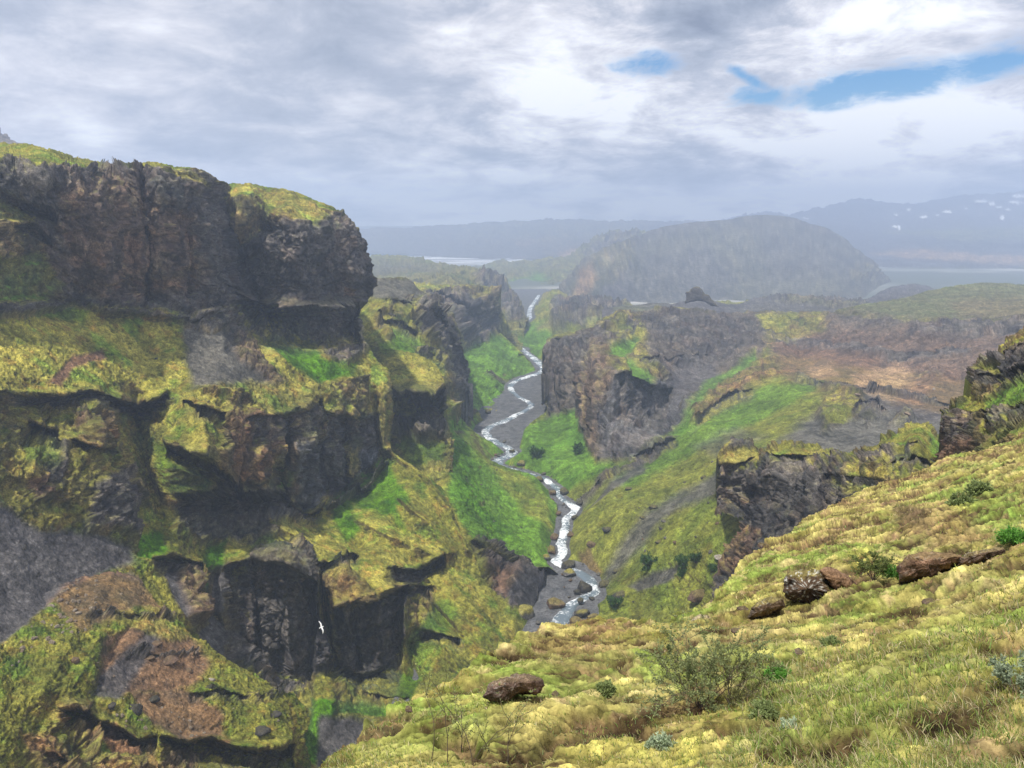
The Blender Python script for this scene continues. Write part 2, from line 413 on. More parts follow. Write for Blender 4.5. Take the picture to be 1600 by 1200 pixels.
    Cm = lerp(matcol('olive', P, unit, seed), matcol('moss', P, unit, seed), sstep(-0.2, 0.3, fbm(Q / 9, 3, 0.5, 311 + seed))[:, None])
    C = lerp(C, Cm, mo[:, None])
    ro = (1 - sstep(0.16, 0.38, up2 + nz * 0.16)) * (1 - rk)
    C = lerp(C, matcol('mossrock', P, unit, seed), (ro * 0.85)[:, None])
    # patches: greener, browner and paler growth, small stones or gaps, and painted shading of hummocks
    rc = rk * (1 - 0.75 * mo); b1 = fbm(Q / 6.0, 4, 0.6, 361 + seed); b2 = fbm(Q * np.array([1, 1, 0.6]) / 2.2, 4, 0.65, 371 + seed)
    C = C * (1 + rc[:, None] * (sstep(0.0, 0.25, b1)[:, None] * np.array([0.18, 0.07, 0.0]) + sstep(0.08, 0.3, b2)[:, None] * np.array([0.55, 0.5, 0.45]) - sstep(0.05, 0.28, -b2)[:, None] * 0.45))
    vg = veg * (1 - 0.6 * rk) * (1.0 if unit < 1.6 else 0.65) * sm; m1 = fbm(Q / 7.5, 5, 0.62, 331 + seed); m2 = fbm(Q / 3.2, 4, 0.65, 341 + seed)
    C = C * (1 + vg[:, None] * (sstep(0.0, 0.25, m1)[:, None] * np.array([-0.35, -0.02, -0.25]) + sstep(0.05, 0.28, m2)[:, None] * np.array([0.05, -0.18, -0.1]) + sstep(0.06, 0.3, -m2)[:, None] * np.array([0.35, 0.3, 0.25])))
    tx = (1.0 if unit < 1.6 else 0.65) * sm; hv = hum + 1.1 * fbm(Q / 5.5, 3, 0.55, 381 + seed)
    C = lerp(C, C * np.array([0.42, 0.50, 0.50]), (sstep(0.35, -0.35, hv) * veg * 0.9 * tx)[:, None]); C = lerp(C, C * np.array([1.30, 1.27, 1.20]), (sstep(0.5, 1.0, hv) * veg * 0.7 * tx)[:, None])  # hummock hollows darkened as if shaded, crests lightened as if lit
    C = C * np.clip(1 + 1.1 * fbm(Q / 1.1, 4, 0.72, 321 + seed), 0.3, 2)[:, None]
    stn = sstep(0.28, 0.40, fbm(Q / 0.9, 2, 0.5, 351 + seed)) * (1 - veg * 0.8); C = lerp(C, C * 1.9 + 0.02, (stn * 0.6)[:, None])
    lum = C.mean(1, keepdims=True); C = lum + (C - lum) * 1.18
    C = np.clip(C, 0.004, 0.9).reshape(nv, nu, 3)
    # carry the ground on behind the brow
    W = G2
    def ext(W, C, edge_pts, edge_col, out, axis, front):
        rows, cols = [], []
        for k in (0.03, 0.12, 0.35, 1.0):
            E = edge_pts + out * k * back * unit; E[..., 2] -= k * back * unit * 0.12
            rows.append(E); cols.append(edge_col)
        A = np.stack(rows, axis); Cc = np.stack(cols, axis)
        if front:
            A = np.flip(A, axis); Cc = np.flip(Cc, axis)
            return np.concatenate([A, W], axis), np.concatenate([Cc, C], axis)
        return np.concatenate([W, A], axis), np.concatenate([C, Cc], axis)
    if 'T' in skirt:
        e = W[0].copy(); o_ = e / np.linalg.norm(e, axis=-1, keepdims=True); o_[..., 2] = np.minimum(o_[..., 2], 0)
        W, C = ext(W, C, e, C[0], o_, 0, True)
    if 'R' in skirt:
        e = W[:, -1].copy(); o_ = e / np.linalg.norm(e, axis=-1, keepdims=True) + np.array([-0.12, 0, 0]); o_[..., 2] = np.minimum(o_[..., 2], 0)
        W, C = ext(W, C, e, C[:, -1], o_, 1, False)
    if 'L' in skirt:
        e = W[:, 0].copy(); o_ = e / np.linalg.norm(e, axis=-1, keepdims=True) + np.array([0.12, 0, 0]); o_[..., 2] = np.minimum(o_[..., 2], 0)
        W, C = ext(W, C, e, C[:, 0], o_, 1, True)
    if 'B' in skirt:
        e = W[-1]; rows = [e + np.array([0, -0.25, -1.0]) * q * back * unit for q in (0.03, 0.1, 0.25, 0.5, 1.0)]
        W = np.concatenate([W, np.stack(rows)]); C = np.concatenate([C, np.repeat(C[-1:], 5, 0)])
    return W, C, G2

def on(name, px, py):
    """the point of a finished surface seen nearest to a direction, with its normal"""
    G, X, Y = SURF[name]
    d = (X - px) ** 2 + (Y - py) ** 2
    k = np.argmin(d); i, j = np.unravel_index(k, d.shape)
    i = min(max(i, 1), G.shape[0] - 2); j = min(max(j, 1), G.shape[1] - 2)
    n = np.cross(G[i, j + 1] - G[i, j - 1], G[i + 1, j] - G[i - 1, j]); n /= np.linalg.norm(n) + 1e-9
    if n[2] < 0: n = -n
    return Vector(G[i, j]), Vector(n)
# ------------------------------------------------------------------ the place, far to near
def yr(py, k=1.0): return river_y(py) * k

def river_z(Y): return -115.0 - np.maximum(0, Y - 600) * 0.015

RIVER = [(842, 461, 4), (836, 470, 4), (829, 480, 5), (826, 488, 5), (829, 494, 6), (822, 501, 5), (806, 509, 4), (796, 515, 4), (792, 522, 4), (800, 531, 4), (812, 541, 6), (822, 550, 6), (832, 557, 7), (843, 567, 8), (850, 573, 8), (848, 580, 9),
         (830, 586, 9), (806, 594, 7), (796, 602, 7), (800, 611, 6), (812, 620, 6), (826, 627, 7), (832, 633, 7), (822, 640, 8), (805, 648, 8), (790, 656, 10), (768, 664, 9), (757, 672, 9), (762, 681, 10), (776, 690, 10), (794, 699, 12), (802, 705, 12), (794, 712, 14), (775, 718, 14),
         (780, 727, 10), (815, 736, 8), (850, 745, 8), (862, 755, 8), (874, 764, 8), (872, 773, 8), (884, 782, 9), (900, 791, 10), (896, 799, 9), (884, 808, 9), (884, 820, 9), (880, 835, 9), (876, 850, 11), (880, 862, 10), (868, 874, 12), (880, 884, 10), (904, 891, 12), (920, 901, 14),
         (926, 913, 14), (930, 923, 14), (912, 933, 15), (892, 942, 14), (884, 954, 15), (876, 966, 17), (872, 980, 18), (860, 1000, 18), (845, 1030, 18), (820, 1080, 20)]
def river_points():
    r = np.array(RIVER, float); d = np.r_[0, np.cumsum(np.hypot(*np.diff(r[:, :2], axis=0).T))]
    t = np.linspace(0, d[-1], 900); px, py, hw = (np.interp(t, d, r[:, k]) for k in range(3))
    k = np.ones(9) / 9
    px = np.r_[px[:4], np.convolve(px, k, 'valid'), px[-4:]]; py = np.r_[py[:4], np.convolve(py, k, 'valid'), py[-4:]]
    Y = river_y(py)
    for _ in range(12): Y = river_y(py, 1.0) * river_z(Y)
    P = at(px, py, Y); return P, 0.72 * hw / FPX * np.linalg.norm(P, axis=1), px, py
RP_, RH_, RPX_, RPY_ = river_points()
BEDL = np.interp(RPY_, [495, 580, 600, 640, 665, 680, 740, 760, 850, 880, 910, 950, 1000], [10, 8, 6, 22, 28, 6, 2, 12, 12, 8, 44, 55, 50]) / FPX * np.linalg.norm(RP_, axis=1)
BEDR = np.interp(RPY_, [495, 560, 590, 610, 625, 650, 690, 712, 760, 860, 900, 1000], [10, 4, 18, 38, 20, 6, 20, 3, 6, 6, 10, 14]) / FPX * np.linalg.norm(RP_, axis=1)
def carve(G):
    """cut the channel of the stream into the banks"""
    S = G.shape; P = G.reshape(-1, 3); sel = np.where((P[:, 2] < -92) & (P[:, 1] > 150) & (P[:, 1] < 1300) & (np.abs(P[:, 0] - 30) < 130))[0]
    if not len(sel): return G
    rp, bl, br, rh = RP_[::3], BEDL[::3], BEDR[::3], RH_[::3]
    def part(i):
        ix = sel[i:i + 4096]; p = P[ix]; dx = p[:, None, 0] - rp[None, :, 0]; dy = p[:, None, 1] - rp[None, :, 1]
        w = rh[None] + 0.78 * np.where(dx < 0, bl[None], br[None]); lim = river_z(rp[None, :, 1]) - 1.3 + np.maximum(0, np.hypot(dx, dy * 0.6) - w * 0.8) * 1.1
        return np.minimum(p[:, 2], lim.min(1))
    z = np.concatenate(list(POOL.map(part, range(0, len(sel), 4096))))
    P = P.copy(); P[sel, 2] = z; return P.reshape(S)

# valley plain, one sheet to the horizon
def ground_sheet():
    ys = np.concatenate([np.linspace(40, 1500, 60), np.linspace(1560, 12000, 220), np.geomspace(12300, 45000, 14)])
    u = np.linspace(-1, 1, 260)
    Y, U = np.meshgrid(ys, u, indexing='ij'); X = U * (Y * 0.95 + 60)
    Z = np.maximum(river_z(Y) - 3.0, -128.0)
    P = np.stack([X, Y, Z], -1)
    n = fbm(P.reshape(-1, 3) * np.array([1, 1, 0]) / 420, 4, 0.5, 3).reshape(Y.shape)
    P[..., 2] += n * 3.0 * sstep(1500, 2500, Y) - 2
    c1 = np.array([0.10, 0.115, 0.08]); c2 = np.array([0.50, 0.47, 0.42])
    t = sstep(-0.1, 0.35, fbm(P.reshape(-1, 3) * np.array([0.35, 1, 0]) / 260, 5, 0.6, 7)).reshape(Y.shape)[..., None]
    C = c1 + (c2 - c1) * t
    o = grid_mesh('ground', P, C, plain_material())
    tag(o, 'grey green gravel plain reaching to the distant ridges', 'ground', None, 'structure')
def plain_material():
    m = bpy.data.materials.new('plain'); m.use_nodes = True
    t = NT(m.node_tree); b = t.n['Principled BSDF']
    a = t.add('ShaderNodeAttribute'); a.attribute_name = 'cover'
    g = t.add('ShaderNodeTexCoord').outputs['Object']
    # braided channels: thin winding threads along the valley inside one wide belt
    v = t.vmul(g, (0.0011, 0.0050, 0.0))
    n = t.noise(v, 1.0, 3, 0.5, 1.2)
    th = t.math('ABSOLUTE', t.math('SUBTRACT', n, 0.5))
    th2 = t.math('ABSOLUTE', t.math('SUBTRACT', t.noise(v, 2.2, 3, 0.5, 0.8), 0.5))
    chan = t.math('MAXIMUM', t.ramp(th, 0.005, 0.05, 1.0, 0.0), t.ramp(th2, 0.005, 0.045, 1.0, 0.0))
    sp = t.add('ShaderNodeSeparateXYZ'); t.l.new(g, sp.inputs[0])
    mid = t.math('ADD', t.math('MULTIPLY', sp.outputs[0], -0.30), 2950.0)
    off = t.math('ABSOLUTE', t.math('SUBTRACT', sp.outputs[1], mid))
    belt = t.ramp(off, 250.0, 600.0, 1.0, 0.0)
    east = t.ramp(sp.outputs[0], 450.0, 700.0, 1.0, 0.0)
    belt = t.math('MULTIPLY', belt, east)
    gravel = t.mix(t.math('MULTIPLY', belt, 0.8), a.outputs['Color'], (0.30, 0.30, 0.33, 1))
    c = t.mix(t.math('MULTIPLY', chan, belt), gravel, (1.0, 1.0, 1.0, 1))
    t.l.new(c, b.inputs['Base Color']); b.inputs['Roughness'].default_value = 0.8
    return m
ground_sheet()

# distant ridge, left and middle
layer('distant_ridge', [(480, 362), (555, 358), (640, 357), (700, 353), (770, 348), (870, 344), (950, 346), (1080, 347), (1250, 352)],
      [(1250, 352), (1250, 415)], [(480, 392), (640, 398), (800, 408), (1250, 415)], [(480, 362), (480, 392)],
      [(480, 362, 3920), (640, 357, 3920), (870, 344, 4160), (1080, 347, 4160), (1250, 352, 4160), (480, 392, 3380), (640, 394, 3260), (760, 380, 3380),
       (800, 402, 3020), (900, 392, 2900), (950, 400, 2780), (1250, 410, 2780), (700, 372, 3680), (900, 365, 3800)],
      9.0, 'bare', [('scree', [(560, 380), (700, 388), (850, 400), (560, 420)], 8), ('tan', [(875, 398), (905, 388), (945, 384), (960, 402), (880, 406)], 4, 0.8),  # grey bare base: part of the mist is put into this colour
                     ('tan', [(800, 375), (850, 372), (870, 380), (810, 385)], 3, 0.4), ('rock', [(700, 350), (1000, 340), (1000, 372), (860, 380), (720, 368)], 8, 0.8)],
      res=1.8, amp=0.4, seed=1, label='long low blue ridge on the horizon beyond the valley plain', cat='ridge')
layer('distant_mountain', [(1080, 352), (1180, 334), (1200, 331), (1232, 336), (1262, 330), (1300, 322), (1325, 316), (1345, 311), (1368, 316), (1400, 319), (1440, 319),
                           (1462, 313), (1490, 307), (1530, 304), (1570, 303), (1600, 300), (1760, 285)],
      [(1760, 285), (1760, 470)], [(1080, 452), (1300, 452), (1500, 455), (1760, 470)], [(1080, 352), (1080, 452)],
      [(1080, 352, 3920), (1200, 331, 4520), (1345, 311, 4580), (1440, 319, 4520), (1600, 300, 4400), (1760, 285, 4280),
       (1300, 345, 3800), (1450, 340, 3680), (1600, 340, 3560), (1300, 352, 3500), (1600, 352, 3380), (1350, 385, 2840), (1600, 385, 2780),
       (1350, 420, 2360), (1600, 420, 2300), (1300, 452, 1900), (1600, 452, 1900), (1760, 460, 1900), (1080, 420, 2600)],
      9.0, 'scree', [('dark', [(1080, 340), (1240, 330), (1345, 305), (1440, 315), (1600, 295), (1760, 280), (1760, 315), (1600, 320), (1480, 326), (1400, 330), (1300, 340), (1200, 345)], 6),
                     ('olive', [(1380, 362), (1760, 350), (1760, 375), (1500, 378)], 6, 0.6), ('tan', [(1360, 395), (1440, 392), (1600, 402), (1760, 410), (1600, 414), (1420, 404)], 4, 0.7),
                     ('dark', [(1380, 375), (1600, 360), (1760, 370), (1760, 392), (1500, 388)], 8, 0.6),
                     ('olive', [(1390, 425), (1760, 420), (1760, 470), (1390, 470)], 8, 0.8)],
      res=2.0, amp=0.45, seed=2, label='snow patched blue mountain under the clouds beyond the dome hill', cat='mountain')

# snow on the far mountain is laid into its cover
def snow():
    o = bpy.data.objects['distant_mountain']; me = o.data
    n = len(me.vertices); co = np.empty(n * 3, np.float32); me.vertices.foreach_get('co', co); co = co.reshape(-1, 3)
    px, py = to_px(co); c = np.empty(n * 4, np.float32); me.color_attributes['cover'].data.foreach_get('color', c); c = c.reshape(-1, 4)
    for x, y, rx, ry in ((1532, 314, 9, 2), (1550, 318, 5, 2.5), (1480, 331, 7, 2), (1443, 339, 6, 2), (1465, 336, 3, 1.2), (1560, 324, 5, 1.4), (1592, 306, 9, 2.2), (1588, 316, 12, 2),
                         (1566, 340, 3, 4), (1398, 354, 5, 1.5), (1405, 356, 2, 4), (1420, 327, 3, 2), (1575, 327, 3, 1), (1260, 341, 5, 1), (1400, 336, 3, 1.2), (1510, 326, 3, 1)):
        w = sstep(1.5, 0.6, ((px - x) / rx) ** 2 + ((py - y) / ry) ** 2 + 0.35 * np.sin(px * 0.9 + py * 1.7))
        c[:, :3] = c[:, :3] + (np.array([1.0, 1.0, 1.0]) - c[:, :3]) * w[:, None]
    me.color_attributes['cover'].data.foreach_set('color', c.reshape(-1))
snow()

# green foothills at the mouth of the gorge
layer('foothill', [(640, 442), (700, 428), (745, 419), (775, 413), (784, 410), (800, 411), (822, 409), (845, 409), (860, 403), (866, 407), (885, 402), (900, 398), (912, 388), (930, 382), (945, 372), (965, 366), (992, 364), (1060, 380)],
      [(1060, 380), (1060, 500)], [(640, 500), (1060, 500)], [(640, 442), (640, 500)],
      [(640, 442, 2100), (745, 419, 2300), (800, 411, 2400), (845, 425, 2000), (790, 432, 1850), (740, 450, 1700), (900, 398, 2300), (980, 366, 2300), (1060, 380, 2300), (800, 455, 1700), (850, 455, 1650), (840, 440, 1800), (900, 460, 1600), (740, 500, 1500), (1060, 500, 1500), (820, 470, 1500)],
      7.0, 'olive', [('bare', [(640, 400), (1060, 360), (1060, 500), (640, 500)], 20, 0.4), ('rock', [(900, 400), (950, 370), (1000, 362), (1000, 420), (940, 430)], 10), ('grass', [(780, 450), (840, 430), (860, 440), (820, 460)], 6)],  # the wide bare wash greys the olive, mist painted into the cover
      res=1.6, amp=1.0, seed=3, label='hazy green foothill with jagged crest left of the dome mountain', cat='hill')

layer('distant_peak', [(-170, 110), (-110, 150), (-60, 168), (-30, 190), (-8, 200), (2, 207), (10, 211), (16, 219), (24, 226), (36, 228), (60, 242), (100, 262)], [(100, 262), (100, 320)], [(-170, 320), (100, 320)], [(-170, 110), (-170, 320)],
      [(-170, 110, 900), (0, 205, 900), (100, 262, 900), (-170, 320, 700), (100, 320, 700), (0, 280, 740)], 4.0, 'bare', res=2.0, amp=0.5, seed=21, label='grey peak tip showing above the hill at the far left', cat='mountain')
# the dome mountain
layer('dome_mountain', [(822, 545), (838, 520), (856, 490), (868, 462), (876, 448), (893, 430), (903, 415), (912, 405), (930, 398), (948, 388), (962, 384), (985, 372), (992, 367), (1000, 369), (1012, 362), (1040, 354), (1060, 352), (1090, 347), (1130, 344), (1160, 338), (1190, 335),
                        (1215, 337), (1240, 341), (1265, 350), (1290, 356), (1310, 366), (1326, 376), (1333, 386), (1345, 392), (1352, 400), (1360, 404), (1372, 414), (1374, 424), (1384, 432), (1392, 444), (1404, 470)],
      [(1404, 470), (1404, 520)], [(822, 560), (1404, 520)], [(822, 545), (822, 560)],
      [(822, 545, 1250), (868, 462, 1500), (903, 415, 1650), (985, 372, 1800), (1060, 352, 1900), (1190, 335, 2000), (1290, 356, 2000), (1352, 400, 1900), (1392, 444, 1750),
       (1404, 470, 1600), (880, 500, 1230), (960, 470, 1320), (1060, 470, 1300), (1200, 475, 1300), (1350, 470, 1350), (960, 420, 1480), (1060, 410, 1540), (1200, 400, 1640), (1300, 420, 1600),
       (900, 455, 1380), (1000, 440, 1400), (1404, 520, 1300), (822, 560, 1150), (1100, 520, 1200)],
      7.5, 'scree', [('olive', [(960, 380), (1200, 330), (1330, 370), (1400, 450), (1300, 480), (1000, 480)], 25, 0.22), ('rock', [(868, 462), (905, 410), (950, 385), (985, 372), (985, 410), (960, 440), (930, 470), (900, 500), (860, 520)], 14),  # olive kept faint over grey scree, mist greying painted into the cover
                     ('clay', [(905, 425), (925, 410), (935, 440), (915, 470), (895, 480)], 6, 0.5),
                     ('scree', [(985, 470), (1010, 400), (1100, 385), (1150, 430), (1120, 480)], 16, 0.6), ('rock', [(1320, 410), (1375, 415), (1390, 440), (1330, 440)], 6),
                     ('scree', [(1180, 350), (1300, 370), (1340, 420), (1200, 440)], 20, 0.5)],
      ridges=[([(985, 372), (965, 420), (950, 465)], 12, 7), ([(925, 400), (915, 440), (880, 480)], 9, 6), ([(1100, 360), (1060, 410), (1040, 460)], 14, 4), ([(1240, 350), (1260, 400), (1300, 450)], 16, 4),
              ([(955, 400), (935, 440), (925, 480)], 8, -5), ([(1010, 380), (1000, 430), (985, 465)], 8, -4)],
      res=1.7, amp=0.45, seed=4, label='broad dome shaped mountain fading in the haze', cat='mountain')

# rocky hills at its foot beside the river mouth
layer('river_mouth_hill', [(826, 500), (829, 488), (835, 470), (842, 462), (848, 450), (853, 446), (858, 448), (862, 454), (872, 456), (882, 462), (896, 468), (912, 474), (940, 478), (985, 480), (1050, 478), (1130, 474), (1200, 474)],
      [(1200, 474), (1200, 560)], [(810, 560), (1200, 560)], [(826, 500), (822, 512), (805, 520), (806, 540), (810, 560)],
      [(826, 500, 1040), (835, 470, 1150), (853, 446, 1250), (872, 456, 1230), (912, 474, 1150), (985, 480, 1000), (1130, 474, 1000), (1200, 474, 1000), (806, 522, 830), (850, 515, 820), (865, 500, 900), (860, 525, 780),
       (900, 500, 850), (940, 500, 850), (1200, 520, 700), (810, 560, 650), (1000, 560, 650), (850, 480, 1080), (880, 480, 1080), (855, 510, 850)],
      5.0, 'olive', [('rock', [(866, 470), (900, 468), (990, 478), (960, 500), (900, 520), (868, 530), (862, 500)], 6), ('grass', [(800, 516), (860, 502), (866, 535), (830, 560), (800, 550)], 6),
                     ('tan', [(838, 512), (862, 500), (864, 515), (840, 520)], 4, 0.5), ('clay', [(892, 462), (905, 468), (890, 485), (880, 480)], 4, 0.4)],
      res=1.5, seed=5, label='rocky spur with green toe above the river mouth', cat='hill')

# far left tableland
layer('tableland', [(520, 402), (560, 404), (590, 401), (620, 402), (650, 404), (680, 410), (700, 415), (722, 421), (745, 425), (760, 430), (775, 438), (786, 445), (795, 456), (803, 466), (812, 476), (816, 490), (826, 506), (820, 520)],
      [(820, 520), (815, 560)], [(520, 560), (815, 560)], [(520, 402), (520, 560)],
      [(520, 402, 1900), (600, 401, 1800), (650, 404, 1600), (700, 415, 1450), (760, 430, 1300), (786, 445, 1180), (812, 476, 1060), (826, 506, 900), (600, 430, 1150), (700, 440, 1000), (750, 445, 1120), (520, 440, 1100), (780, 480, 1060), (790, 505, 920), (815, 510, 880), (740, 480, 1000),
       (520, 560, 700), (815, 560, 700), (700, 560, 700)],
      6.0, 'olive', [('bare', [(500, 395), (840, 420), (840, 530), (500, 560)], 20, 0.4), ('rock', [(735, 440), (765, 432), (790, 450), (815, 480), (822, 505), (795, 505), (760, 480)], 8), ('scree', [(540, 415), (640, 408), (700, 425), (600, 440)], 12, 0.6)],  # bare wash over the whole sheet paints in the greying of mist
      res=1.5, seed=6, label='hazy flat tableland on the far left bank', cat='hill')

# the butte further down the left bank
layer('left_butte', [(570, 452), (600, 446), (640, 444), (665, 446), (690, 449), (720, 446), (745, 446), (760, 449), (770, 454), (775, 466), (777, 480), (777, 505), (778, 522)],
      [(778, 522), (792, 535), (806, 550), (818, 562), (832, 574), (843, 584), (838, 600), (790, 622), (800, 660)], [(570, 670), (800, 660)], [(570, 452), (570, 670)],
      [(570, 452, 700), (640, 444, 780), (690, 449, 760), (745, 446, 760), (770, 454, 740), (777, 500, 720), (778, 522, 700), (660, 452, 680), (720, 456, 700), (760, 462, 700), (740, 478, 690), (720, 500, 690), (745, 515, 685), (735, 540, 670), (690, 480, 650), (660, 480, 570),
       (700, 510, 600), (680, 540, 530), (730, 560, 600), (800, 556, 660), (843, 584, 598), (818, 562, 640), (760, 560, 600), (780, 590, 550), (745, 600, 520), (700, 580, 500), (838, 600, 570), (790, 622, 520), (745, 650, 465), (700, 650, 450), (570, 560, 470), (570, 670, 440), (800, 660, 450)],
      4.2, 'olive', [('rock', [(655, 455), (700, 462), (772, 455), (780, 520), (755, 550), (725, 545), (700, 510), (665, 480)], 7),
                     ('grass', [(700, 560), (760, 535), (782, 525), (845, 585), (790, 625), (745, 655), (700, 650)], 6), ('moss', [(570, 448), (660, 442), (690, 446), (690, 456), (600, 470)], 6, 0.8),
                     ('mossrock', [(720, 455), (770, 454), (772, 480), (740, 480)], 5, 0.5)],
      ledges=[([(665, 462), (700, 470), (720, 480)], 6, 18), ([(722, 485), (745, 490), (775, 492)], 4, 30), ([(755, 585), (790, 592), (825, 588)], 1.5, 8)],
      res=1.4, seed=7, label='dark flat topped butte with green slope down to the river bend', cat='cliff')

# right tableland behind the cliffs
layer('right_tableland', [(940, 484), (985, 478), (1020, 473), (1050, 476), (1070, 472), (1090, 467), (1110, 471), (1135, 477), (1155, 476), (1180, 466), (1200, 464), (1260, 468), (1300, 466), (1340, 470), (1360, 466), (1372, 458), (1392, 448), (1410, 445), (1430, 444), (1448, 447), (1462, 452), (1475, 458), (1520, 460), (1760, 460)],
      [(1760, 460), (1760, 503)], [(940, 503), (1760, 503)], [(940, 484), (940, 503)],
      [(940, 484, 720), (1050, 472, 800), (1150, 474, 850), (1200, 464, 1000), (1300, 466, 1050), (1372, 458, 1100), (1430, 444, 1200), (1475, 458, 1100), (1760, 460, 1000), (940, 503, 640), (1050, 484, 720), (1160, 490, 740), (1300, 486, 720), (1400, 480, 760), (1300, 474, 820), (1200, 476, 800), (1400, 462, 950),
       (1600, 480, 800), (1760, 503, 720), (1200, 503, 640)],
      4.5, 'scree', [('turf', [(960, 480), (1100, 476), (1380, 478), (1480, 455), (1760, 455), (1760, 490), (1200, 492), (960, 495)], 10, 0.35), ('scree', [(1100, 472), (1350, 476), (1350, 484), (1150, 495), (1000, 490)], 5, 0.8), ('rock', [(1180, 464), (1300, 466), (1352, 472), (1350, 482), (1240, 478)], 4), ('scree', [(1010, 492), (1065, 470), (1110, 470), (1160, 492)], 3)],
      ridges=[([(1088, 474), (1096, 500)], 20, 3.5)], res=1.5, amp=0.5, seed=8, label='flat gravel and moss tableland behind the right cliffs', cat='hill')

